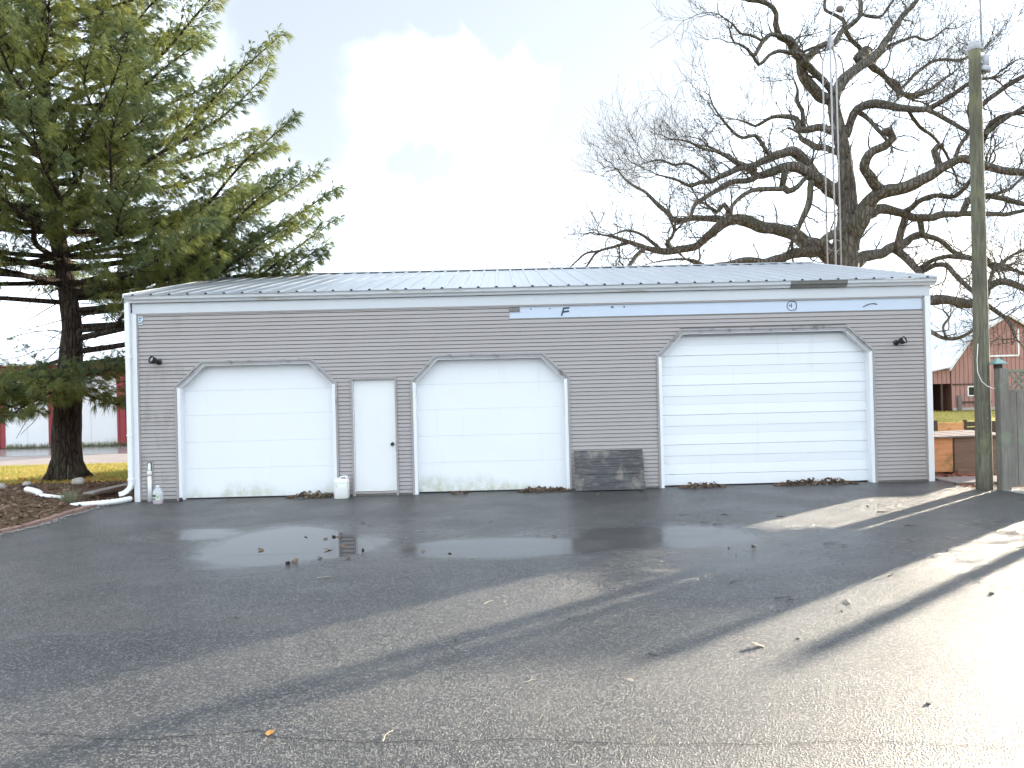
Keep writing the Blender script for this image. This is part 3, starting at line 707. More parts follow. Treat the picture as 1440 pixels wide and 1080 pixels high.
tag(t, 'thin pale cable looped from the utility pole to the fence post', 'cable')

FX, FY = 15.02, -1.37
t = thing('board_fence', (FX,FY,0), 'grey board fence with lattice top beside the utility pole', 'fence')
XE = 17.6
FE = FX+1.56    # one short panel, then an opening and an unseen post added for its shadow
for x in (FX, FE, FX+2.66): MB().box(x-.075,x+.075,FY-.075,FY+.075,-.1,2.03).build('post', MT['fence'], t, False, .008)
p0 = FX-.055
cp = MB(); cp.add([(p0-.10,FY-.10,2.115),(p0+.10,FY-.10,2.115),(p0+.10,FY+.10,2.115),(p0-.10,FY+.10,2.115),(p0,FY,2.215),
                   (p0-.10,FY-.10,2.10),(p0+.10,FY-.10,2.10),(p0+.10,FY+.10,2.10),(p0-.10,FY+.10,2.10)],
                  [(0,1,4),(1,2,4),(2,3,4),(3,0,4),(5,6,1,0),(6,7,2,1),(7,8,3,2),(8,5,0,3),(8,7,6,5)])
cp = cp.build('post_cap', MT['copper'], t)
MB().box(p0-.045,p0+.045,FY-.045,FY+.045,2.031,2.0995).build('cap_base', MT['darkwood'], cp)
for z0, z1, d in ((1.955,2.005,.05),(1.625,1.675,.05),(.22,.31,.04)):
    x = FX
    while x < FX+1:
        MB().box(x+.0755,FE-.0755,FY-d/2,FY+d/2,z0,z1).build('rail', MT['fence'], t, False, .004); x += 2.44
x = FX+.085; i = 0
while x < FE-.22:
    w_ = random.uniform(.125,.14)
    k = ((x-FX) % 2.44)
    if k + w_ > 2.37 and k < 2.44: x = FX + 2.44*(int((x-FX)/2.44)+1) + .08; continue
    dy = random.uniform(-.003,.003)
    MB().box(x,x+w_,FY-.045+dy,FY-.0255+dy,.055+random.uniform(-.01,.01),1.624).build('board', MT['fence'], t); x += w_ + random.uniform(.006,.016)
x = FX-.1; zl, zh = 1.676, 1.9545
while x < FE-.37:     # crossed lattice slats
    for s in (1,-1):
        a, b = (x, x+(zh-zl)) if s > 0 else (x+(zh-zl), x)
        k0 = FX+.08
        za, zb2, xa, xb = zl, zh, a, b
        if min(xa,xb) < k0:
            continue
        yy = FY+.007*s
        MB().beam((xa,yy,za),(xb,yy,zb2),.034,.008,(0,1,0)).build('lattice_slat', MT['fence'], t)
    x += .105
# plywood box
t = thing('plywood_box', (15.95,1.6,0), 'low orange plywood box with a grey lid behind the garage corner', 'box')
MB().box(15.21,15.605,1.0,1.02,.03,.70).build('panel', MT['osb'], t); MB().box(15.612,16.75,1.0,1.02,.03,.70).build('panel', MT['ply'], t)
MB().box(15.21,15.23,1.021,2.3,.03,.70).build('panel', MT['osb'], t); MB().box(16.73,16.75,1.021,2.3,.03,.70).build('panel', MT['ply'], t); MB().box(15.231,16.729,2.28,2.30,.03,.70).build('panel', MT['ply'], t)
MB().box(15.595,15.622,.985,.999,.03,.70).build('batten', MT['darkwood'], t)
for i in range(4): MB().box(15.16+i*.41,15.567+i*.41,.93,2.36,.705+.012*i*.3,.735+.012*i*.3).build('lid_board', MT['lid'], t)
MB().beam((15.5,.72,.06),(16.4,.60,.05),.05,.10).build('loose_timber', MT['ply'], t)
t = thing('plank_bin', (19.9,8.3,0), 'orange plank bin with dark posts on the sunny grass', 'bin')
for i in range(3): MB().box(19.34,20.14,8.0,8.03,.17+.135*i,.30+.135*i).build('plank', MT['osb'], t)
for x in (19.30,20.16,21.3): MB().box(x-.03,x+.03,7.96,8.06,-.05,.64).build('post', MT['darkwood'], t)
for i in range(2): MB().box(20.2,21.27,8.0,8.03,.28+.16*i,.42+.16*i).build('plank', MT['darkwood'], t)
MB().box(19.31,19.34,8.06,9.3,.15,.55).build('plank', MT['osb'], t); MB().box(21.28,21.31,8.06,9.3,.15,.55).build('plank', MT['darkwood'], t)
# red gambrel barn
BY0, BY1 = 27.5, 42.0
t = thing('red_barn', (34.6,34,0), 'faded red gambrel barn with pale metal roof behind the fence', 'barn')
gam = [(31.45,0),(31.45,2.40),(32.60,3.92),(34.6,5.12),(36.6,3.92),(37.75,2.40),(37.75,0)]
MB().xz(gam, BY0, BY0+.1).build('front_wall', MT['barnred'], t)
MB().xz(gam, BY1-.1, BY1).build('back_wall', MT['barnred'], t)
MB().box(31.45,31.55,BY0+.1,BY1-.1,0,2.4).build('side_wall', MT['barnred'], t); MB().box(37.65,37.75,BY0+.1,BY1-.1,0,2.4).build('side_wall', MT['barnred'], t)
rf = [(31.28,2.30),(32.52,4.0),(34.6,5.24),(36.68,4.0),(37.92,2.30)]
for a, b in zip(rf[:-1], rf[1:]):
    dx, dz = b[0]-a[0], b[1]-a[1]; l = math.hypot(dx,dz); nx, nz_ = -dz/l*.05, dx/l*.05
    r_ = MB().xz([a,b,(b[0]+nx,b[1]+nz_),(a[0]+nx,a[1]+nz_)], BY0-.25, BY1+.25).build('roof_slope', MT['barnroof'], t)
    MB().xz([(a[0],a[1]-.10),(b[0],b[1]-.10),(b[0],b[1]-.002),(a[0],a[1]-.002)], BY0-.24, BY0-.10).build('rake_board', MT['white'], r_)
lt = MB().box(30.35,31.448,BY0+.3,BY1-2,0,2.2)
lt = MB().xz([(30.35,1.5),(31.448,1.5),(31.448,2.36),(30.35,2.18)], BY0+.05, BY0+.15).build('lean_to_wall', MT['barnred'], t)
MB().box(30.35,30.43,BY0+.15,BY1-1,0,2.16).build('lean_to_wall', MT['barnred'], t); MB().box(30.43,31.44,BY0+2.5,BY0+2.6,0,2.1).build('lean_to_wall', MT['barnred'], t)
MB().box(30.9,31.0,BY0+.06,BY0+.15,0,1.5).build('lean_to_post', MT['darkwood'], t)
MB().xz([(30.15,2.16),(31.40,2.40),(31.38,2.46),(30.15,2.22)], BY0-.2, BY1-.8).build('lean_to_roof', MT['barnroof'], t)
hd = MB().box(33.62,35.16,BY0-.04,BY0-.002,3.02,4.42).build('hay_door', MT['barnred'], t)
MB().box(33.55,35.23,BY0-.06,BY0-.003,2.92,3.015).build('trim_board', MT['white'], hd); MB().box(35.165,35.25,BY0-.06,BY0-.003,3.02,4.45).build('trim_board', MT['white'], hd)
w_ = MB(); 
for a in ((32.32,32.38,.78,1.34),(32.76,32.82,.78,1.34),(32.38,32.76,.78,.84),(32.38,32.76,1.28,1.34)): w_.box(a[0],a[1],BY0-.05,BY0-.002,a[2],a[3])
w_ = w_.build('window', MT['white'], t); MB().box(32.38,32.76,BY0-.03,BY0-.004,.84,1.28).build('pane', MT['glass'], w_)
MB().box(31.5,33.3,BY0-.05,BY0-.002,1.42,1.48).build('ledge', MT['darkwood'], t); MB().box(31.74,31.96,BY0-.1,BY0-.05,.0,.85).build('leaning_board', MT['lid'], t)
MB().box(32.0,33.6,BY0-.10,BY0-.05,.42,.5).build('leaning_board', MT['darkwood'], t); MB().box(31.5,37.7,BY0-.03,BY0-.001,0,.16).build('footing', MT['palestone'], t)
MB().box(34.2,34.3,BY0-.05,BY0-.002,2.2,2.9).build('trim_board', MT['lid'], t); MB().box(35.9,37.0,BY0-.05,BY0-.002,0,2.1).build('barn_door', MT['barnred'], t)

# lattice mast behind the garage
t = thing('antenna_mast', (18.55,12.6,0), 'slender galvanised three legged mast in front of the bare oak', 'mast')
legs = [(18.32,12.72),(18.43,12.32),(18.80,12.72)]; c = Vector((18.55,12.6,0))
for i,(x,y) in enumerate(legs):
    MB().tube([(x,y,0),(x,y,12.6),(x,y,13.1),(x+(18.57-x)*.35,y+(12.6-y)*.35,13.45),(18.57+(x-18.57)*.2,12.6+(y-12.6)*.2,13.75)], .030 if i != 1 else .034, 8).build('leg', MT['galv'], t, True)
for k in range(26):
    z0 = .3 + k*.5
    for i in range(3):
        a, b = legs[i], legs[(i+1)%3]
        if k % 3 == 0 or z0 < 7: MB().tube([(a[0],a[1],z0),(b[0],b[1],z0+(.0 if k%2 else .25))], .007, 5).build('rung', MT['galv'], t)
MB().lathe([(.10,13.55),(.13,13.62),(.09,13.85),(.04,14.02),(.03,14.35),(.045,14.36),(.045,14.44),(.02,14.46)], (18.57,12.6,0), (0,0,1), 14).build('top_plate', MT['galv'], t, True)
MB().tube([(18.57,12.6,14.4),(18.60,12.6,14.65),(18.72,12.6,14.86),(18.86,12.6,14.95)], .024, 8).build('bent_arm', MT['galv'], t, True)
MB().lathe([(.03,.10),(.11,.06),(.14,.0),(.12,-.10),(.05,-.13)], (18.92,12.55,14.95), (.3,-.3,1), 16).build('lamp', MT['lid'], t, True)

# ================================================================ LEFT SIDE: red shed
SY = 15.75
t = thing('red_shed', (-9,18,0), 'low red metal shed with white sliding doors behind the pine', 'shed')
def red(a, b, z0, z1, y=SY):
    m = MB().box(a,b,y,y+.08,z0,z1)
    x = a+.06
    while x < b-.05: m.box(x,x+.04,y-.02,y-.001,z0,z1); x += .23
    return m.build('wall_panel', MT['redmetal'], t)
red(-17.5,-13.2,0,3.2); red(-13.2,-12.68,0,2.72); red(-11.0,-10.42,0,2.72); red(-8.34,-7.74,0,2.72); red(-6.66,-2.2,0,2.72); red(-13.2,-2.2,2.721,3.2)
for a, b in ((-12.68,-11.0),(-10.42,-8.34)):
    d = MB().box(a+.003,b-.003,SY+.02,SY+.06,.03,2.718).build('sliding_door', MT['door1'], t)
    MB().box((a+b)/2-.02,(a+b)/2+.02,SY+.005,SY+.019,.03,2.71).build('door_seam', MT['white'], d)
d = MB().box(-7.737,-6.663,SY+.01,SY+.05,.02,2.718).build('entry_door', MT['white'], t)
MB().box(-7.30,-6.85,SY-.0,SY+.009,1.15,1.95).build('pane', MT['glass'], d); MB().lathe([(.035,0),(.035,.05)], (-7.5,SY+.01,1.0), (0,-1,0), 10).build('knob', MT['steel'], d); MB().box(-7.62,-7.58,SY-.005,SY+.009,.02,2.1).build('door_edge', MT['gutter'], d)
MB().box(-17.5,-2.2,SY+.2,SY+9,0,3.1).build('shed_body', MT['redmetal'], t)
MB().yz([(SY-.35,3.2),(SY+4.6,4.0),(SY+9.3,3.2),(SY+9.3,3.27),(SY+4.6,4.07),(SY-.35,3.27)], -17.7, -2.0).build('roof', MT['barnroof'], t)

# ================================================================ PINE
def spline(pts, step):
    """Catmull-Rom through (x, y, z, r)"""
    P = [np.array(p, float) for p in pts]; P = [2*P[0]-P[1]] + P + [2*P[-1]-P[-2]]; o = []
    for i in range(1, len(P)-2):
        n = max(1, int(np.linalg.norm(P[i+1][:3]-P[i][:3])/step))
        for k in range(n):
            s = k/n; a, b, c, d = P[i-1], P[i], P[i+1], P[i+2]
            o.append(.5*((2*b)+(-a+c)*s+(2*a-5*b+4*c-d)*s*s+(-a+3*b-3*c+d)*s**3))
    o.append(P[-2]); return o
rnd = random.Random(21)
pine = thing('pine_tree', (-3.79,4.4,0), 'large green white pine with drooping needles left of the garage', 'tree')
PT = [(-3.79,4.4,-.15,.46),(-3.79,4.4,.15,.37),(-3.77,4.4,.6,.325),(-3.70,4.4,2,.29),(-3.58,4.4,3.6,.22),(-3.74,4.4,5,.195),(-3.98,4.4,6.5,.175),(-4.1,4.4,9,.145),(-4.15,4.4,12,.11),(-4.2,4.4,15,.08),(-4.2,4.4,17.2,.02)]
sp = spline(PT, .22)
MB().tube([p[:3] for p in sp], [max(.01,p[3]) for p in sp], 18, True, .16).build('trunk', MT['bark_pine'], pine, True)
for a in (2.9, 4.2, 5.6, .7):  # root flare
    MB().tube([(-3.79+.25*math.cos(a),4.4+.25*math.sin(a),.42),(-3.79+.36*math.cos(a),4.4+.36*math.sin(a),.12),(-3.79+.58*math.cos(a),4.4+.58*math.sin(a),-.06)], [.10,.11,.05], 9, True, .2).build('root', MT['bark_pine'], pine, True)
def trunk_at(z):
    for a, b in zip(PT[:-1], PT[1:]):
        if a[2] <= z <= b[2]:
            s = (z-a[2])/(b[2]-a[2]); return Vector((a[0]+(b[0]-a[0])*s, a[1]+(b[1]-a[1])*s, z))
    return Vector(PT[-1][:3])
limbs = []
for z0, e in ((3.3,(2.75,4.6,6.1)),(3.0,(2.45,5.2,5.45)),(2.7,(1.4,5.8,4.6)),(5.4,(1.95,4.3,8.55)),(7.3,(1.6,4.4,10.55)),(8.8,(1.0,4.0,12.2)),(4.4,(2.1,3.4,7.0)),(6.4,(1.5,3.6,9.3)),(3.5,(.6,3.0,5.0)),
              (2.5,(-5.9,1.9,2.1)),(2.9,(-2.6,1.6,2.15)),(2.7,(-4.3,1.2,2.2)),(2.3,(-1.6,3.2,1.75)),(2.6,(-1.2,2.6,2.9)),
              (4.6,(-5.8,-.6,6.6)),(5.2,(-3.2,-1.2,7.2)),(5.9,(-5.0,-2.0,9.2)),(6.6,(-2.0,-.6,9.0)),(7.5,(-4.0,-1.8,11)),(5.6,(-.4,.9,8.0))):
    limbs.append((z0, Vector(e)))
for z0, e in ((3.6,(2.4,5.0,5.55)),(4.0,(1.8,4.2,5.95)),(3.5,(1.2,5.4,5.4)),(4.4,(2.9,4.0,6.7)),(4.3,(2.0,5.6,6.4)),(4.6,(1.5,3.6,6.7)),(3.9,(.8,4.6,5.6)),(5.0,(2.3,4.9,7.4)),(2.6,(-6.2,3.4,1.9)),(2.4,(-5.0,2.6,1.6)),(2.8,(-3.0,2.2,1.8)),(2.5,(-3.9,2.0,1.5)),(2.9,(-7.2,3.0,2.4)),(7.0,(-6.0,-1.5,10.6)),(8.2,(-5.2,-1.2,12)),(6.2,(-6.8,-.8,8.6)),(9.0,(-3.0,-.2,12.4)),(5.0,(-7.6,.2,7.2)),(6.0,(-8.2,1.4,8.8)),(7.4,(-7.6,.0,10.2)),(8.6,(-7.4,.6,11.6)),(4.2,(-8.0,1.8,5.6)),(9.8,(-6.6,.4,12.8))): limbs.append((z0, Vector(e)))
z = 4.7
while z < 16.4:
    n = 3 if z < 4.6 else (5 if z < 12 else 4)
    a0 = rnd.uniform(0, 6.28)
    for k in range(n):
        a = a0 + 6.283*k/n + rnd.uniform(-.35,.35)
        L = (5.6 if z < 7.5 else 5.6-(z-7.5)*.46)*rnd.uniform(.72,1.0); L = max(L, .9)
        s = trunk_at(z); rise = L*rnd.uniform(.18,.5)
        if z < 5: rise *= .6
        e = Vector((s.x+math.cos(a)*L, s.y+math.sin(a)*L, z+rise))
        # keep clear of the garage roof
        if e.x > -.3 and e.y > -.6 and e.z < 5.4: e.z = 5.4
        limbs.append((z, e))
    z += .60
tb, td, tl = [], [], []          # tuft bases, directions, lengths
twm = MB()
for z0, e in limbs:
    s = trunk_at(z0); L = (e-s).length; side_n = (e-s).cross(Vector((0,0,1))).normalized()
    mid = s.lerp(e, .5) + Vector((0,0,-.10*L)) + side_n*rnd.uniform(-.12,.12)*L
    q1 = s.lerp(e, .25) + Vector((0,0,-.06*L)) + side_n*rnd.uniform(-.05,.05)*L
    r0 = .014+.0095*L
    path = spline([(*s,r0),(*q1,r0*.85),(*mid,r0*.6),(*(s.lerp(e,.78)+Vector((0,0,-.055*L))),r0*.34),(*e,.008)], .3)
    MB().tube([p[:3] for p in path], [max(.006,p[3]) for p in path], 7, True, .1).build('limb', MT['bark_pine'], pine, True)
    acc = 0; nxt = L*rnd.uniform(.16,.28); sd_ = 1
    for i in range(1, len(path)):
        a, b = Vector(path[i-1][:3]), Vector(path[i][:3]); dl = (b-a).length; d = (b-a).normalized()
        while nxt < acc+dl:
            p = a + d*(nxt-acc); tt = nxt/(L*1.03); sd_ = -sd_
            up = Vector((0,0,1)); sv = d.cross(up).normalized()*sd_
            bd = (d*rnd.uniform(.5,1.0) + sv*rnd.uniform(.5,1.1) + up*rnd.uniform(-.15,.55)).normalized()
            bl = (.32 + 1.25*max(0,1-tt))*rnd.uniform(.6,1.1)
            if tt > .9: bl *= .7
            n = max(3, int(bl/.11)); pp = [p.copy()]; dd = bd.copy()
            for k in range(n):
                dd = (dd + Vector((rnd.uniform(-.16,.16)+.03, rnd.uniform(-.16,.16), rnd.uniform(-.12,.14)+.03))).normalized()
                pp.append(pp[-1] + dd*bl/n)
            twm.tube(pp, [.010*(1-k/(n+1))+.003 for k in range(n+1)], 3, False)
            for k in range(n+1):
                f = k/n
                if f < .22: continue
                for q in range(3 if f < .9 else 4):
                    o = Vector((rnd.gauss(0,1),rnd.gauss(0,1),rnd.gauss(0,.7))).normalized()
                    tb.append(pp[k] + o*rnd.uniform(.0,.09)); td.append((dd*.75 + o*.75 + Vector((.34,-.05,-.48))).normalized()); tl.append(rnd.uniform(.15,.27))
            nxt += rnd.uniform(.085,.155)
        acc += dl
# bare dead twigs low on the trunk
for k in range(60):
    z0 = rnd.uniform(2.0,5.5); a = rnd.uniform(0,6.28); p = trunk_at(z0); pp = [p]; dd = Vector((math.cos(a),math.sin(a),rnd.uniform(-.3,.2)))
    for q in range(9):
        dd = (dd + Vector((rnd.uniform(-.35,.35),rnd.uniform(-.35,.35),rnd.uniform(-.3,.25)))).normalized(); pp.append(pp[-1]+dd*rnd.uniform(.12,.24))
    twm.tube(pp, [.014*(1-i/10)+.003 for i in range(10)], 4, False)
tw = twm.build('twigs', MT['bark_pine'], pine); tw['kind'] = 'stuff'
def needles(tb, td, tl, per, width, spread, droop):
    B = np.array([tuple(v) for v in tb], np.float32); D = np.array([tuple(v) for v in td], np.float32); Ln = np.array(tl, np.float32)
    n = len(B); B = np.repeat(B, per, 0); D = np.repeat(D, per, 0); Ln = np.repeat(Ln, per)*RNG.uniform(.7,1.1, n*per)
    D = D + RNG.normal(0, spread, (n*per,3)); D /= np.linalg.norm(D, axis=1, keepdims=True)
    S = np.cross(D, RNG.normal(0,1,(n*per,3))); S /= np.linalg.norm(S, axis=1, keepdims=True); S *= width*.5
    mid = B + D*Ln[:,None]*.55; tip = B + D*Ln[:,None] + np.array([.012,0,-droop])*1.0
    V = np.stack([B, mid-S, mid+S, tip], 1).reshape(-1,3)
    b = (np.arange(n*per)*4)[:,None]
    F = np.concatenate([b+np.array([0,2,1]), b+np.array([1,2,3])], 0)
    return V, F
V, F_ = needles(tb, td, tl, 11, .0105, .20, .05)
nd = raw_mesh('needles', V, F_, MT['needles'], pine); nd['kind'] = 'stuff'
print('tufts', len(tb))

# ================================================================ OAK
OAK = [
[1974,1500,158,652,1979,1500,363,543,1990,1500,554,516,2002,1500,704,462,2013,1500,827,367,2013,1500,931,312,2008,1500,1024,272,1994,1500,1115,258,1974,1500,1217,245,1965,1500,1274,231],
[1964,1500,1266,217,1939,1492,1269,217,1882,1471,1300,202,1840,1453,1334,187,1826,1434,1380,186,1798,1416,1421,171,1763,1399,1453,157,1724,1386,1461,130,1706,1368,1501,104,1705,1356,1529,90,1674,1341,1555,77,1630,1326,1562,77,1590,1313,1561,64,1553,1300,1570,51],
[1978,1500,1266,136,1950,1477,1298,135,1904,1451,1324,134,1858,1423,1353,132,1817,1400,1374,131],
[1733,1380,1456,91,1682,1356,1454,77,1645,1335,1421,77,1624,1320,1391,76,1595,1298,1352,71,1569,1280,1369,50,1535,1261,1379,40,1514,1250,1380,30],
[1595,1300,1353,51,1618,1309,1326,61,1636,1314,1338,64,1663,1323,1366,64,1703,1333,1383,67,1740,1341,1381,77,1777,1350,1379,77],
[1628,1300,1408,51,1582,1277,1416,45,1537,1256,1415,40,1500,1231,1438,32,1447,1200,1456,22],
[1828,1420,1371,132,1870,1447,1420,128,1904,1468,1456,121,1942,1487,1477,108,1980,1504,1489,109,2025,1532,1543,104,2084,1562,1587,97,2129,1588,1636,90,2143,1619,1708,85,2168,1650,1781,71],
[2032,1530,1548,82,2035,1534,1585,71,2004,1538,1607,66,1965,1542,1635,61,1967,1546,1673,55,1979,1550,1714,41],
[2047,1550,1551,94,2101,1612,1540,93,2160,1670,1533,92,2185,1700,1526,116],
[2148,1620,1651,62,2199,1638,1648,57,2245,1654,1660,57,2290,1676,1714,52,2336,1700,1775,44],
[1970,1500,1261,231,2017,1527,1342,206,2073,1549,1394,188,2134,1569,1432,173,2187,1587,1470,162,2230,1607,1529,147,2284,1631,1596,119,2335,1654,1664,103,2375,1667,1696,92,2407,1680,1734,87,2449,1700,1797,58],
[2109,1580,1452,140,2158,1643,1501,257,2209,1700,1537,174],
[2161,1600,1445,118,2225,1649,1427,114,2283,1690,1417,104,2341,1728,1411,100,2372,1759,1390,89,2433,1800,1377,75],
[2013,1500,1123,177,2024,1480,1178,162,2048,1463,1215,161,2082,1450,1226,155,2123,1435,1219,146,2158,1421,1205,132,2191,1408,1195,121,2259,1382,1181,104,2297,1365,1195,93,2349,1341,1223,82,2389,1320,1251,71,2436,1300,1257,51],
[2246,1360,1173,88,2309,1331,1120,77,2352,1309,1078,76,2401,1287,1049,75,2459,1257,1088,70,2515,1227,1126,64,2571,1200,1139,49],
[2424,1400,996,115,2447,1367,1035,109,2456,1327,1092,97,2484,1297,1117,86,2534,1254,1116,75,2595,1200,1114,58],
[2407,1300,1155,91,2465,1300,1198,86,2523,1300,1240,81,2570,1300,1262,76,2648,1300,1289,56],
[2065,1500,1215,98,2090,1469,1173,91,2106,1444,1134,80,2118,1425,1106,74,2128,1400,1066,52],
[2091,1400,895,210,2040,1379,938,187,2017,1368,961,176,2020,1357,992,160,2044,1341,1020,154,2074,1328,1033,153,2094,1315,1054,165,2077,1306,1077,165,2059,1300,1071,126],
[2021,1500,685,353,2031,1472,752,350,2047,1444,813,320,2066,1427,846,291,2087,1413,869,264,2120,1394,887,249,2162,1374,889,221,2203,1351,908,206,2237,1332,925,192,2262,1317,941,178,2295,1298,955,162,2330,1279,962,151,2376,1252,930,137,2412,1231,911,123,2457,1206,895,112,2483,1191,888,107,2552,1150,884,72],
[2264,1320,939,140,2254,1314,971,127,2243,1308,1003,117,2254,1304,1019,111,2273,1300,1020,91],
[2074,1500,817,217,2144,1524,844,192,2211,1546,844,177,2268,1565,836,167,2320,1582,820,157,2365,1596,822,146,2417,1613,833,141,2477,1631,844,136,2541,1651,844,129,2570,1664,876,126,2604,1679,914,121,2678,1702,932,116,2770,1729,923,106,2882,1762,907,95,3015,1800,905,72],
[2553,1670,851,115,2630,1699,859,105,2708,1729,862,100,2807,1765,868,95,2910,1803,892,84,3037,1850,935,61],
[2347,1600,820,124,2360,1610,782,113,2368,1616,760,113,2431,1630,745,102,2481,1643,715,97,2515,1652,692,94,2592,1669,673,92,2666,1685,674,87,2685,1693,646,87,2736,1704,632,87,2798,1717,624,82,2850,1728,610,76,2955,1750,590,59],
[2279,1580,828,154,2263,1590,763,140,2250,1600,703,152],
[2266,1560,841,125,2287,1546,854,110,2303,1533,873,110,2348,1505,889,98,2375,1489,885,92,2409,1469,874,86,2437,1447,900,80,2454,1425,934,74,2484,1400,958,58],
[2019,1500,624,272,2099,1543,663,234,2166,1577,681,212,2232,1609,705,197,2283,1634,723,182,2344,1667,757,155,2416,1700,776,128],
[2255,1620,707,170,2274,1583,671,151,2285,1552,638,138,2291,1525,606,126,2296,1500,577,125],
[2316,1560,616,100,2352,1523,645,93,2389,1490,653,87,2412,1470,649,86,2449,1435,628,80,2483,1400,603,63],
[2322,1540,605,110,2354,1504,623,103,2380,1478,613,97,2391,1452,579,91,2403,1428,548,90,2413,1404,518,84,2423,1385,497,78,2425,1350,446,52],
[2001,1500,567,272,2121,1466,533,215,2260,1426,487,185,2317,1409,476,174,2362,1396,468,168,2407,1383,460,162,2447,1370,473,156,2459,1358,514,145,2480,1351,528,129,2513,1341,528,123,2565,1324,504,112,2638,1300,481,76],
[2440,1360,457,90,2456,1337,433,82,2471,1315,410,76,2483,1291,382,71,2485,1273,355,65,2479,1250,318,40],
[2186,1300,375,81,2205,1285,348,80,2226,1273,331,75,2260,1255,324,70,2289,1240,332,59,2313,1225,348,49,2352,1200,377,34],
[2226,1240,329,49,2239,1277,366,45,2285,1318,404,38,2284,1350,433,26],
[2004,1500,868,272,1976,1486,898,270,1925,1468,922,253,1874,1448,952,240,1831,1426,995,222,1795,1407,1033,195,1765,1396,1043,173,1725,1383,1032,156,1686,1369,1013,145,1638,1353,993,134,1604,1340,975,123,1534,1317,956,107,1473,1294,926,96,1427,1277,904,85,1385,1262,894,75,1340,1246,878,64,1305,1231,892,49,1267,1217,901,39,1222,1200,907,24],
[1859,1400,934,197,1841,1400,948,189,1807,1400,967,184,1765,1400,984,173,1714,1400,977,157,1674,1400,964,147,1632,1400,952,136,1595,1400,987,115,1561,1400,1001,100,1528,1400,1023,84,1494,1400,1045,63,1455,1400,1064,42],
[1611,1340,933,113,1565,1327,915,107,1520,1314,913,102,1474,1300,887,91,1437,1288,864,83,1400,1276,842,75,1369,1266,822,70,1354,1258,798,60,1346,1250,772,40],
[1723,1360,962,134,1722,1367,933,130,1718,1373,906,130,1741,1380,887,120,1779,1388,904,94,1804,1396,931,84,1822,1400,945,79],
[1711,1340,885,98,1654,1313,881,89,1589,1281,869,80,1549,1261,855,75,1505,1234,821,69,1482,1218,798,64,1473,1200,765,39],
[2003,1500,625,380,1942,1521,679,328,1891,1536,711,289,1852,1549,739,265,1808,1562,770,250,1760,1575,791,240,1706,1589,801,224,1665,1601,824,214,1623,1612,839,209,1583,1622,828,193,1546,1634,802,176,1511,1645,777,160,1476,1656,748,149,1427,1669,734,144,1366,1683,730,139,1317,1695,736,122,1267,1708,751,105,1222,1719,772,88,1178,1730,789,73,1141,1739,807,59,1095,1750,816,41],
[1604,1670,840,150,1556,1683,856,144,1512,1694,857,133,1468,1705,863,122,1424,1717,855,117,1388,1727,872,106,1367,1735,901,94,1340,1744,928,88,1311,1755,964,77,1284,1765,996,65,1239,1778,1025,54,1203,1789,1062,42,1178,1800,1101,30],
[1269,1720,750,99,1227,1673,708,92,1196,1633,670,80,1168,1600,643,56],
[1208,1720,775,70,1172,1733,769,65,1141,1745,761,59,1081,1766,748,53,1049,1784,707,42,1023,1800,671,30],
[1086,1760,750,47,1036,1793,745,42,1002,1821,723,33,968,1850,695,24],
[1331,1720,746,88,1298,1716,775,76,1269,1713,799,64,1236,1709,813,52,1189,1705,822,44,1138,1700,805,29],
[1601,1660,841,115,1601,1657,887,115,1587,1655,910,103,1553,1652,878,86,1530,1650,895,57],
[1392,1720,739,76,1355,1683,759,81,1369,1650,781,74],
[1894,1500,687,217,1873,1494,684,203,1792,1471,674,183,1728,1452,656,166,1670,1435,635,154,1599,1414,641,137,1537,1395,629,126,1476,1377,620,109,1431,1363,616,83,1388,1350,620,62],
[1414,1350,617,62,1378,1340,634,54,1326,1327,638,46,1269,1312,632,38,1220,1300,623,25],
[1827,1380,924,115,1824,1383,899,115,1822,1386,865,110,1805,1391,812,105,1787,1396,766,94,1769,1400,730,79],
[2026,1530,784,220,1959,1456,745,187,1893,1388,720,157,1818,1300,676,139],
[1988,1500,1129,163,1965,1515,1151,153,1938,1533,1174,143,1906,1550,1175,133,1865,1573,1181,117,1861,1590,1227,101,1815,1616,1248,79,1779,1634,1250,71,1747,1652,1236,66,1723,1666,1227,57,1694,1682,1248,46,1659,1700,1267,29],
[1893,1600,1190,101,1890,1600,1212,93,1889,1600,1255,84,1870,1600,1301,73,1874,1600,1343,51,1858,1600,1386,28],
[2003,1500,1063,136,1978,1530,1078,132,1957,1556,1095,127,1932,1584,1110,129,1913,1611,1139,113,1896,1632,1158,97,1895,1650,1187,57],
[1693,1360,1010,93,1669,1353,1013,88,1630,1335,1050,77,1603,1322,1075,66,1552,1306,1065,58,1509,1291,1084,50,1463,1269,1128,40,1432,1251,1164,27,1419,1240,1190,20],
[1606,1340,959,82,1553,1318,967,76,1494,1291,988,71,1451,1271,1005,60,1397,1248,1007,50,1341,1222,1024,39,1291,1200,1028,24],
[1425,1270,902,55,1384,1255,934,50,1331,1239,956,44,1286,1227,948,39,1238,1213,962,32,1191,1200,952,22],
[2161,1600,1454,96,2245,1643,1410,91,2317,1684,1361,87,2384,1710,1359,82,2468,1742,1381,77,2524,1766,1416,71,2603,1800,1471,48],
[2293,1640,1333,74,2388,1693,1428,70,2483,1738,1498,65,2551,1765,1523,59,2658,1807,1540,54,2763,1850,1593,37],
[2224,1620,1512,74,2311,1663,1553,66,2404,1708,1596,58,2484,1745,1599,50,2593,1800,1671,33],
[2681,1680,927,69,2788,1720,958,64,2883,1760,1021,59,2989,1800,1069,45],
[2316,1320,954,76,2332,1301,1017,71,2360,1281,1073,63,2342,1261,1142,55,2362,1239,1209,49,2339,1219,1275,39,2365,1200,1326,24],
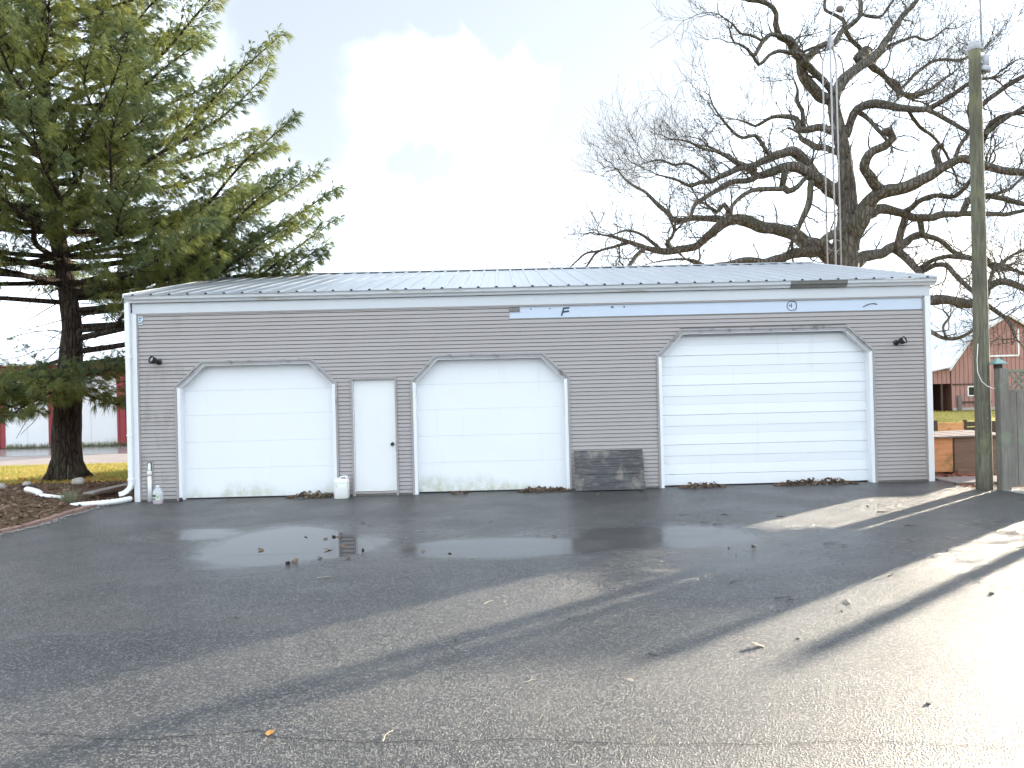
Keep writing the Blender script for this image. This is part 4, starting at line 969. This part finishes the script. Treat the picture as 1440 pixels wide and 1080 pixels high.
[2198,1400,1197,68,2283,1484,1158,65,2379,1557,1140,61,2489,1650,1096,57,2597,1760,1024,41],
[2486,1400,529,73,2550,1463,590,70,2642,1529,640,66,2770,1610,688,62,2922,1700,721,46],
]
oak = thing('bare_oak_tree', (19.8,15,0), 'huge leafless oak with gnarled spreading limbs behind the garage', 'tree')
orn = random.Random(5); om = MB(); count = [0]
def grow(p, d, r, length, level):
    count[0] += 1
    n = max(3, int(length/(.20 if level else .24))); step = length/n; pts = [p.copy()]; dirs = [d.copy()]
    wob = (.34,.22,.16)[level]
    for k in range(n):
        d = (d + Vector((orn.gauss(0,wob),orn.gauss(0,wob),orn.gauss(0,wob)+.06))).normalized()
        p = p + d*step; pts.append(p.copy()); dirs.append(d.copy())
    om.tube(pts, [max(.0042, r*(1-.8*k/n)) for k in range(n+1)], (5,4,3)[level], False)
    if level >= 2: return
    nch = int(length*(3.8 if level == 0 else 3.8)) + 1
    for k in range(nch):
        f = orn.uniform(.2,1.0); i = min(n, int(f*n)); dd = dirs[i]
        s = dd.orthogonal().normalized(); s.rotate(Matrix.Rotation(orn.uniform(0,6.28),3,dd))
        grow(pts[i], (dd*.7 + s*orn.uniform(.5,1.0) + Vector((0,0,.22))).normalized(), max(.0055, r*.5*(1-.5*f)), length*orn.uniform(.4,.7), level+1)
root = Vector((19.9,15,7.0))
for li, row in enumerate(OAK):
    pts = [(row[i]/100,row[i+1]/100,row[i+2]/100,row[i+3]/1000) for i in range(0,len(row),4)]
    if li == 0: pts = [(pts[0][0],15,-.3,.95),(pts[0][0],15,.5,.72)] + pts
    sp = spline(pts, .16 if li else .2)
    big = max(p[3] for p in sp)
    for k, p in enumerate(sp):   # gnarled: small kinks
        if li and 0 < k < len(sp)-1:
            q = Vector(p[:3])*1.6; p[:3] += np.array(noise.noise_vector(q))*min(.10, p[3]*.5)
    mb = MB().tube([p[:3] for p in sp], [max(.012, p[3]*(1+.10*noise.noise(Vector(p[:3])*2.3))) for p in sp], 14 if big > .2 else (9 if big > .08 else 6), True, .22)
    mb.build('trunk' if li == 0 else 'limb', MT['bark_oak'], oak, True)
    if li == 0: rate, lo = .6, .45
    else: rate, lo = 1.0, .15
    i = 0; acc = 0; nxt = .4 if li else 6.5
    for k in range(1, len(sp)):
        a, b = Vector(sp[k-1][:3]), Vector(sp[k][:3]); dl = (b-a).length; d = (b-a).normalized()
        while nxt < acc+dl:
            p = a + d*(nxt-acc); r = float(sp[k][3])
            s = d.orthogonal().normalized(); s.rotate(Matrix.Rotation(orn.uniform(0,6.28),3,d))
            outw = (p-root); outw.z *= .5; outw = outw.normalized()
            bd = (d*.35 + s + outw*.45 + Vector((0,0,.35))).normalized()
            thin = max(0, min(1, (.16-r)/.12))
            L = orn.uniform(.6,1.5) + 1.7*thin*orn.random()
            grow(p+s*r*.5, bd, min(.035, max(.010, r*.30)), L, 0 if thin > .25 or orn.random() < .35 else 1)
            nxt += orn.uniform(.26,.6) if r < .12 else orn.uniform(.5,1.1)
        acc += dl
    e = Vector(sp[-1][:3]); d = (e-Vector(sp[-3][:3])).normalized(); r = float(sp[-1][3])
    if r < .08:
        for k in range(3): grow(e, (d + Vector((orn.gauss(0,.5),orn.gauss(0,.5),orn.gauss(0,.4)+.15))).normalized(), max(.010, r*.75), orn.uniform(1.2,2.3), 0)
tw = om.build('twigs', MT['bark_oak'], oak); tw['kind'] = 'stuff'
print('oak twigs', count[0])
# ================================================================ GROUND COVER
def blades(n, fx, h, w, mat_, name, label, zf=lambda x,y: -.04, lean=.35):
    P = np.array([fx() for _ in range(n)], np.float32); z = np.array([zf(float(x),float(y)) for x,y in P], np.float32)
    a = RNG.uniform(0,6.283,n); H_ = RNG.uniform(h*.5,h*1.2,n); W_ = w*RNG.uniform(.6,1.3,n)
    S = np.stack([np.cos(a)*W_/2, np.sin(a)*W_/2, np.zeros(n)],1); B = np.stack([P[:,0],P[:,1],z],1)
    T = B + np.stack([RNG.normal(0,lean,n)*H_, RNG.normal(0,lean,n)*H_, H_],1)
    V = np.stack([B-S,B+S,T],1).reshape(-1,3); F = np.arange(n*3).reshape(-1,3)
    return tag(raw_mesh(name, V, F, mat_), label, kind='stuff')
def left_lawn():
    while True:
        x, y = random.uniform(-16,-.4), 1.9 + 6.4*random.random()**.8
        if y > 2.6 + .5*noise.noise(Vector((x*.9,0,3))) + (.0 if x < -1 else -.3): return x, y
blades(60000, left_lawn, .075, .016, MT['grass'], 'lawn_grass', 'yellow green sunlit grass beyond the mulch bed')
def right_lawn(): return random.uniform(15,45), 4.2+ 24*random.random()**1.5
blades(45000, right_lawn, .10, .03, MT['grass'], 'meadow_grass', 'sunlit grass between the plywood box and the red barn')
def foot_weeds(): return random.uniform(-12.6,-7.8), SY-.05-.12*random.random()
blades(700, foot_weeds, .22, .03, MT['drygrass'], 'wall_weeds', 'pale weeds along the foot of the red shed', lambda x,y: -.02)
# dry weed tuft at the bed edge
n = 260; m_ = MB()
for i in range(n):
    a = random.uniform(0,6.28); r = random.random()**.7; b = Vector((-1.0+.16*r*math.cos(a), -.36+.13*r*math.sin(a), bed_z(-1.0,-.36)))
    L = random.uniform(.10,.26); tp = b + Vector((math.cos(a)*L*.7*r, math.sin(a)*L*.7*r, L)); s = Vector((-math.sin(a),math.cos(a),0))*.004
    m_.add([b-s,b+s,tp], [(0,1,2)])
for dx, h in ((.0,.62),(.09,.42),(-.05,.34)): m_.tube([(-1.0+dx,-.36,.1),(-1.01+dx,-.36,.1+h*.6),(-1.0+dx*1.3,-.35,.1+h)], .004, 4)
tag(m_.build('weed_tuft', MT['drygrass']), 'pale dry weed tuft at the edge of the mulch bed', 'plant')

def leaf_mesh(L, seed):
    rr = random.Random(seed); o = []
    half = [(0,0),(.22,.30),(.35,.22),(.52,.42),(.64,.25),(.82,.30),(1,0)]
    cup, tw_ = rr.uniform(.15,.5), rr.uniform(-.3,.3)
    def P(u, v): return ((u-.5)*L, v*L*.9, L*(cup*v*v*1.6 + .18*(u-.5)**2*rr.uniform(.5,2) + tw_*u*v*.5)+.002)
    vs_ = [P(u,0) for u,_ in half] + [P(u,v) for u,v in half[1:-1]] + [P(u,-v) for u,v in half[1:-1]]
    f = []
    n = len(half)
    for sgn, off in ((1,n),(-1,n+n-2)):
        ring = [0]+[off+i for i in range(n-2)]+[n-1]
        for i in range(n-1):
            q = [i, i+1, ring[i+1], ring[i]]; q = list(dict.fromkeys(q))
            f.append(tuple(q if sgn < 0 else q[::-1]))
    return vs_, f
LEAF = [leaf_mesh(1.0, s) for s in range(5)]
def litter(pts, size, mat_, name, label, flat=.6, parent=None):
    m = MB()
    for p in pts:
        vs_, f = LEAF[random.randrange(5)]; s = size*random.uniform(.6,1.25)
        M_ = Matrix.Rotation(random.uniform(0,6.28),3,'Z') @ Matrix.Rotation(random.gauss(0,flat),3,'X') @ Matrix.Rotation(random.gauss(0,flat),3,'Y')
        m.add([Vector(p)+M_@(Vector(v)*s) for v in vs_], f)
    me = bpy.data.meshes.new(name); me.from_pydata(m.v, [], m.f); me.update()
    return tag(link(name, me, mat_), label, kind='stuff')
pts = []
while len(pts) < 5200:
    x, y = random.uniform(-7.5,-.36), random.uniform(-4.2,3.0)
    e = edge_x(y) if y < 0 else 0
    if x < e-.05 and (random.random() < .35+.65*smooth01((-y+.6)/1.5)): pts.append((x,y,bed_z(x,y)*smooth01((3.1-y)/1.2)+.012))
litter(pts, .075, MT['litter'], 'leaf_litter', 'brown leaf litter covering the mulch bed')
pts = [(random.uniform(-9,-.4), 2.4+abs(random.gauss(0,1.3)), .005) for _ in range(900)]
litter(pts, .085, MT['orangeleaf'], 'lawn_leaves', 'orange and tan leaves scattered over the sunlit grass')
pts = [(random.uniform(14.7,18.5), random.uniform(-.9,1.0), .0) for _ in range(700)]
litter(pts, .09, MT['redlitter'], 'fallen_leaves', 'reddish fallen leaves on the dirt in front of the plywood box')
def pile(x0, x1, n, h, label):
    pts = []
    for _ in range(n):
        x = random.uniform(x0,x1); f = smooth01(min(x-x0,x1-x)/(.25*(x1-x0))) * (.55+.6*abs(noise.noise(Vector((x*4,2,1))))+.2)
        y = -.015-abs(random.gauss(0,.075)); pts.append((x, y, random.random()*1.35*h*f*max(.1,1+y/.25)+.012))
    litter(pts, .062, MT['leaf'], 'leaf_pile', label, .9)
pile(2.75,3.69,200,.075,'pile of dry brown leaves at the left garage door by the jug')
pile(6.95,7.93,240,.07,'pile of dry brown leaves at the middle garage door by the panel')
pile(9.92,10.75,210,.07,'smaller pile of dry leaves at the left of the largest door')
pile(11.65,13.15,360,.085,'long pile of dry leaves at the right of the largest door')
pile(5.75,6.05,24,.03,'few dry leaves at the foot of the middle garage door')
# gravel by the fence foot
P = MB(); ico = [(0,0,1),(.9,0,.2),(.28,.85,.2),(-.72,.52,.2),(-.72,-.52,.2),(.28,-.85,.2),(0,0,-.6)]
icof = [(0,1,2),(0,2,3),(0,3,4),(0,4,5),(0,5,1),(6,2,1),(6,3,2),(6,4,3),(6,5,4),(6,1,5)]
for i in range(2200):
    x = 15.0+random.random()**1.4*4.5; y = -1.48-abs(random.gauss(0,.14)); s = random.uniform(.008,.024); a = random.uniform(0,6.28)
    P.add([(x+s*(v[0]*math.cos(a)-v[1]*math.sin(a)), y+s*(v[0]*math.sin(a)+v[1]*math.cos(a)), s*.55*v[2]+.006) for v in ico], icof)
for i in range(900):
    y = random.uniform(-4.5,-.25); x = edge_x(y)+random.gauss(.03,.07); s = random.uniform(.006,.02)
    P.add([(x+s*v[0], y+s*v[1], s*.6*v[2]+.008) for v in ico], icof)
tag(P.build('loose_gravel', MT['gravel']), 'grey gravel strewn along the fence foot and bed edge', kind='stuff')

# ================================================================ BED THINGS
t = thing('garden_edging', (-.45,-1.6,0), 'row of reddish edging bricks between mulch bed and driveway', 'edging')
y = -.38; i = 0
while y > -3.4:
    x = edge_x(y)-.07+random.uniform(-.02,.02); a = .055+random.uniform(-.16,.16)
    L = random.uniform(.19,.21); c = Vector((x,y-L/2,.022+random.uniform(-.014,.012)))
    dx, dy = math.sin(a), math.cos(a)
    MB().obox(c, (Vector((dy,-dx,0)),Vector((dx,dy,0)),Vector((0,0,1))), .05, L/2, .032).build('brick', MT['brick'], t, False, .007); y -= L+random.uniform(.006,.02)
def ribbed(pts, r, name, label):
    sp = spline([(*p, r) for p in pts], .018); rr = [r*(1.0 if (k//2)%2 else .88) for k in range(len(sp))]
    return tag(MB().tube([p[:3] for p in sp], rr, 14).build(name, MT['pvc'], None, True), label, 'pipe')
ribbed([(-.03,-.10,.07),(-.15,-.28,.06),(-.36,-.46,.055),(-.62,-.55,.05),(-.85,-.55,.03)], .052, 'drain_hose', 'white ribbed drain hose running from the garage corner into the bed')
ribbed([(-2.35,.62,.20),(-2.15,.44,.20),(-1.95,.30,.18),(-1.80,.12,.17)], .060, 'hose_piece', 'white curved hose piece lying on the mulch near the trunk')
ribbed([(-1.72,.02,.15),(-1.58,-.06,.15),(-1.42,-.08,.13),(-1.22,-.14,.12)], .045, 'hose_piece', 'short white hose piece half buried beside the weed tuft')
MB_ = MB().obox((-.80,.86,.165), (Vector((.995,-.1,0)),Vector((.1,.995,0)),Vector((0,0,1))), .11, .80, .02).build('grey_plank', MT['plank'], None, False, .006)
tag(MB_, 'weathered grey plank lying on the mulch below the downspout', 'plank')
def stone(name, c, r, mat_, label, cat='stone', group=None, seed=0, sq=.6):
    bm = bmesh.new(); bmesh.ops.create_icosphere(bm, subdivisions=2, radius=1)
    for v in bm.verts:
        k = 1+.35*noise.noise(v.co*1.3+Vector((seed*3.1,0,0))); v.co = Vector((v.co.x*k*r, v.co.y*k*r*.85, v.co.z*k*r*sq))
    me = bpy.data.meshes.new(name); bm.to_mesh(me); bm.free()
    o = link(name, me, mat_, None, True); o.location = c; return tag(o, label, cat, group)
stone('bed_stone', (-2.0,1.75,.20), .14, MT['palestone'], 'pale flat stone on the mulch behind the weed tuft', seed=1)
stone('bed_stone', (-3.3,1.3,.19), .12, MT['palestone'], 'pale stone at the far left edge of the mulch', seed=2)
stone('bed_stone', (-3.05,1.75,.18), .09, MT['palestone'], 'smaller pale stone behind the white curved hose piece', seed=3)
stone('door_stone', (.855,-.075,.02), .035, MT['black'], 'small black lump at the left jamb of the left garage door', 'lump', seed=4, sq=1.3)

# ================================================================ LITTER ON THE DRIVE
leaf_me = []
for i,(vs_, f) in enumerate(LEAF):
    me = bpy.data.meshes.new('leaf'); me.from_pydata(vs_, [], f); me.update(); leaf_me.append(me)
def put_leaf(x, y, size, mat_, label, group=None, name='leaf', tilt=.25, lift=.004):
    me = leaf_me[random.randrange(5)].copy(); o = link(name, me, mat_)
    o.location = (x, y, max(drive_z(x,y), -.0052)+lift); o.scale = (size,)*3
    o.rotation_euler = (random.gauss(0,tilt), random.gauss(0,tilt), random.uniform(0,6.28)); return tag(o, label, 'leaf', group)
for x, y in ((4.06,-3.72),(4.45,-3.78),(4.68,-4.39),(4.57,-4.62),(3.73,-4.55),(4.26,-5.25),(4.33,-5.22),(4.57,-5.04),(4.91,-5.08),(4.52,-3.84),(4.38,-3.95),(4.72,-4.45)):
    put_leaf(x, y, random.uniform(.07,.13), MT['leaf'], 'curled brown leaf lying in the puddle', 'brown leaves in the puddle', tilt=.3)
for x, y in ((5.0,-4.67),(5.75,-4.88),(6.07,-5.0),(7.35,-4.21),(4.65,-2.81),(4.81,-3.11),(6.52,-3.08),(11.09,-3.76),(12.16,-2.55),(9.55,-1.0),(8.1,-.7),(8.35,-.62),(9.15,-.42),(7.3,-.45),(1.75,-.2)):
    put_leaf(x, y, random.uniform(.05,.09), MT['leaf'], 'small brown leaf on the damp asphalt near the garage', 'brown leaves scattered near the garage')
o = put_leaf(8.54,-8.36,.10, MT['paleleaf'], 'largest curled pale leaf alone on the asphalt in the foreground', None, 'leaf', .5, .012)
o = put_leaf(5.38,-9.53,.085, MT['orangeleaf'], 'orange leaf lying on the long crack', None)
for x, y in ((7.52,-8.92),(6.65,-6.94),(6.39,-6.99),(8.4,-5.7),(7.96,-6.21),(6.71,-7.05),(4.4,-7.3)):
    put_leaf(x, y, random.uniform(.03,.06), MT['paleleaf'], 'tiny pale leaf fragment on the open asphalt', 'pale leaf fragments on the asphalt')
def twig_mesh(L, r, seed):
    rr = random.Random(seed); p = Vector((-L/2,0,r)); d = Vector((1,0,0)); pp = [p.copy()]
    for k in range(6): d = (d+Vector((0,rr.gauss(0,.28),rr.gauss(0,.05)))).normalized(); p = p+d*L/6; p.z = max(r,p.z); pp.append(p.copy())
    m = MB().tube(pp, [r*(1-.09*k) for k in range(7)], 5)
    i = rr.randrange(2,5); q = pp[i]; m.tube([q, q+Vector((L*.10,L*.12*rr.choice((-1,1)),r)), q+Vector((L*.18,L*.22*rr.choice((-1,1)),.0))], [r*.6,r*.5,r*.3], 4)
    return m
for i,(x,y) in enumerate(((10.63,-5.15),(10.52,-5.03),(9.69,-7.37),(9.17,-7.19),(11.94,-4.14),(7.76,-8.48),(9.6,-3.65),(9.45,-3.53),(9.28,-2.98),(10.46,-6.54),(9.9,-2.96),(10.62,-3.25),(12.12,-3.06),(8.9,-6.6))):
    o = twig_mesh(random.uniform(.07,.17), random.uniform(.004,.008), i).build('twig', MT['twig']); o.location = (x,y,drive_z(x,y)+.001); o.rotation_euler.z = random.uniform(-.9,.9)
    tag(o, 'short dark twig on the wet asphalt right of the puddle', 'twig', 'dark twigs on the right half of the drive')
for i,(x,y,lb) in enumerate(((6.87,-8.85,'short pale twig on the asphalt above the middle of the crack'),(6.04,-9.6,'pale twig standing across the crack left of centre'),(4.84,-5.98,'thin pale twig just in front of the puddle'),(6.58,-7.07,'thin pale twig among the leaf fragments mid drive'))):
    o = twig_mesh(.13,.004,40+i).build('twig', MT['paletwig']); o.location = (x,y,drive_z(x,y)+.001); o.rotation_euler.z = (1.1,1.5,.3,.6)[i]; tag(o, lb, 'twig')
base = None
for i,(x,y) in enumerate(((9.61,-5.06),(9.22,-7.22),(10.99,-7.22),(11.58,-5.57),(8.88,-8.23),(9.31,-5.1),(9.28,-5.46),(9.19,-6.11),(9.49,-7.6),(10.72,-4.21),(11.49,-4.98),(11.15,-5.62),(10.14,-1.33),(7.24,-7.59),(9.19,-9.4),(6.33,-8.03),(7.64,-7.22),(8.99,-7.55),(9.17,-7.28),(8.2,-5.2))):
    r = (.028,.02,.022,.02,.014)[i] if i < 5 else random.uniform(.007,.014)
    stone('pebble', (x,y,drive_z(x,y)+r*.3), r, MT['stone'], 'small dark pebble on the right half of the driveway', 'pebble', 'dark pebbles on the drive', seed=i)

# things alike: tell them apart by their order across the picture
ORD = ['first','second','third','fourth','fifth','sixth','seventh','eighth','ninth','tenth','eleventh','twelfth','thirteenth','fourteenth','fifteenth','sixteenth','seventeenth','eighteenth','nineteenth','twentieth']
for grp in ('brown leaves in the puddle','brown leaves scattered near the garage','pale leaf fragments on the asphalt','dark twigs on the right half of the drive','dark pebbles on the drive'):
    ms = sorted([o for o in COL.objects if o.get('group') == grp], key=lambda o: (o.location.x-CAM.x)/(o.location.y-CAM.y))
    for i, o in enumerate(ms): o['label'] = o['label'] + ', ' + ORD[i] + ' from the left'
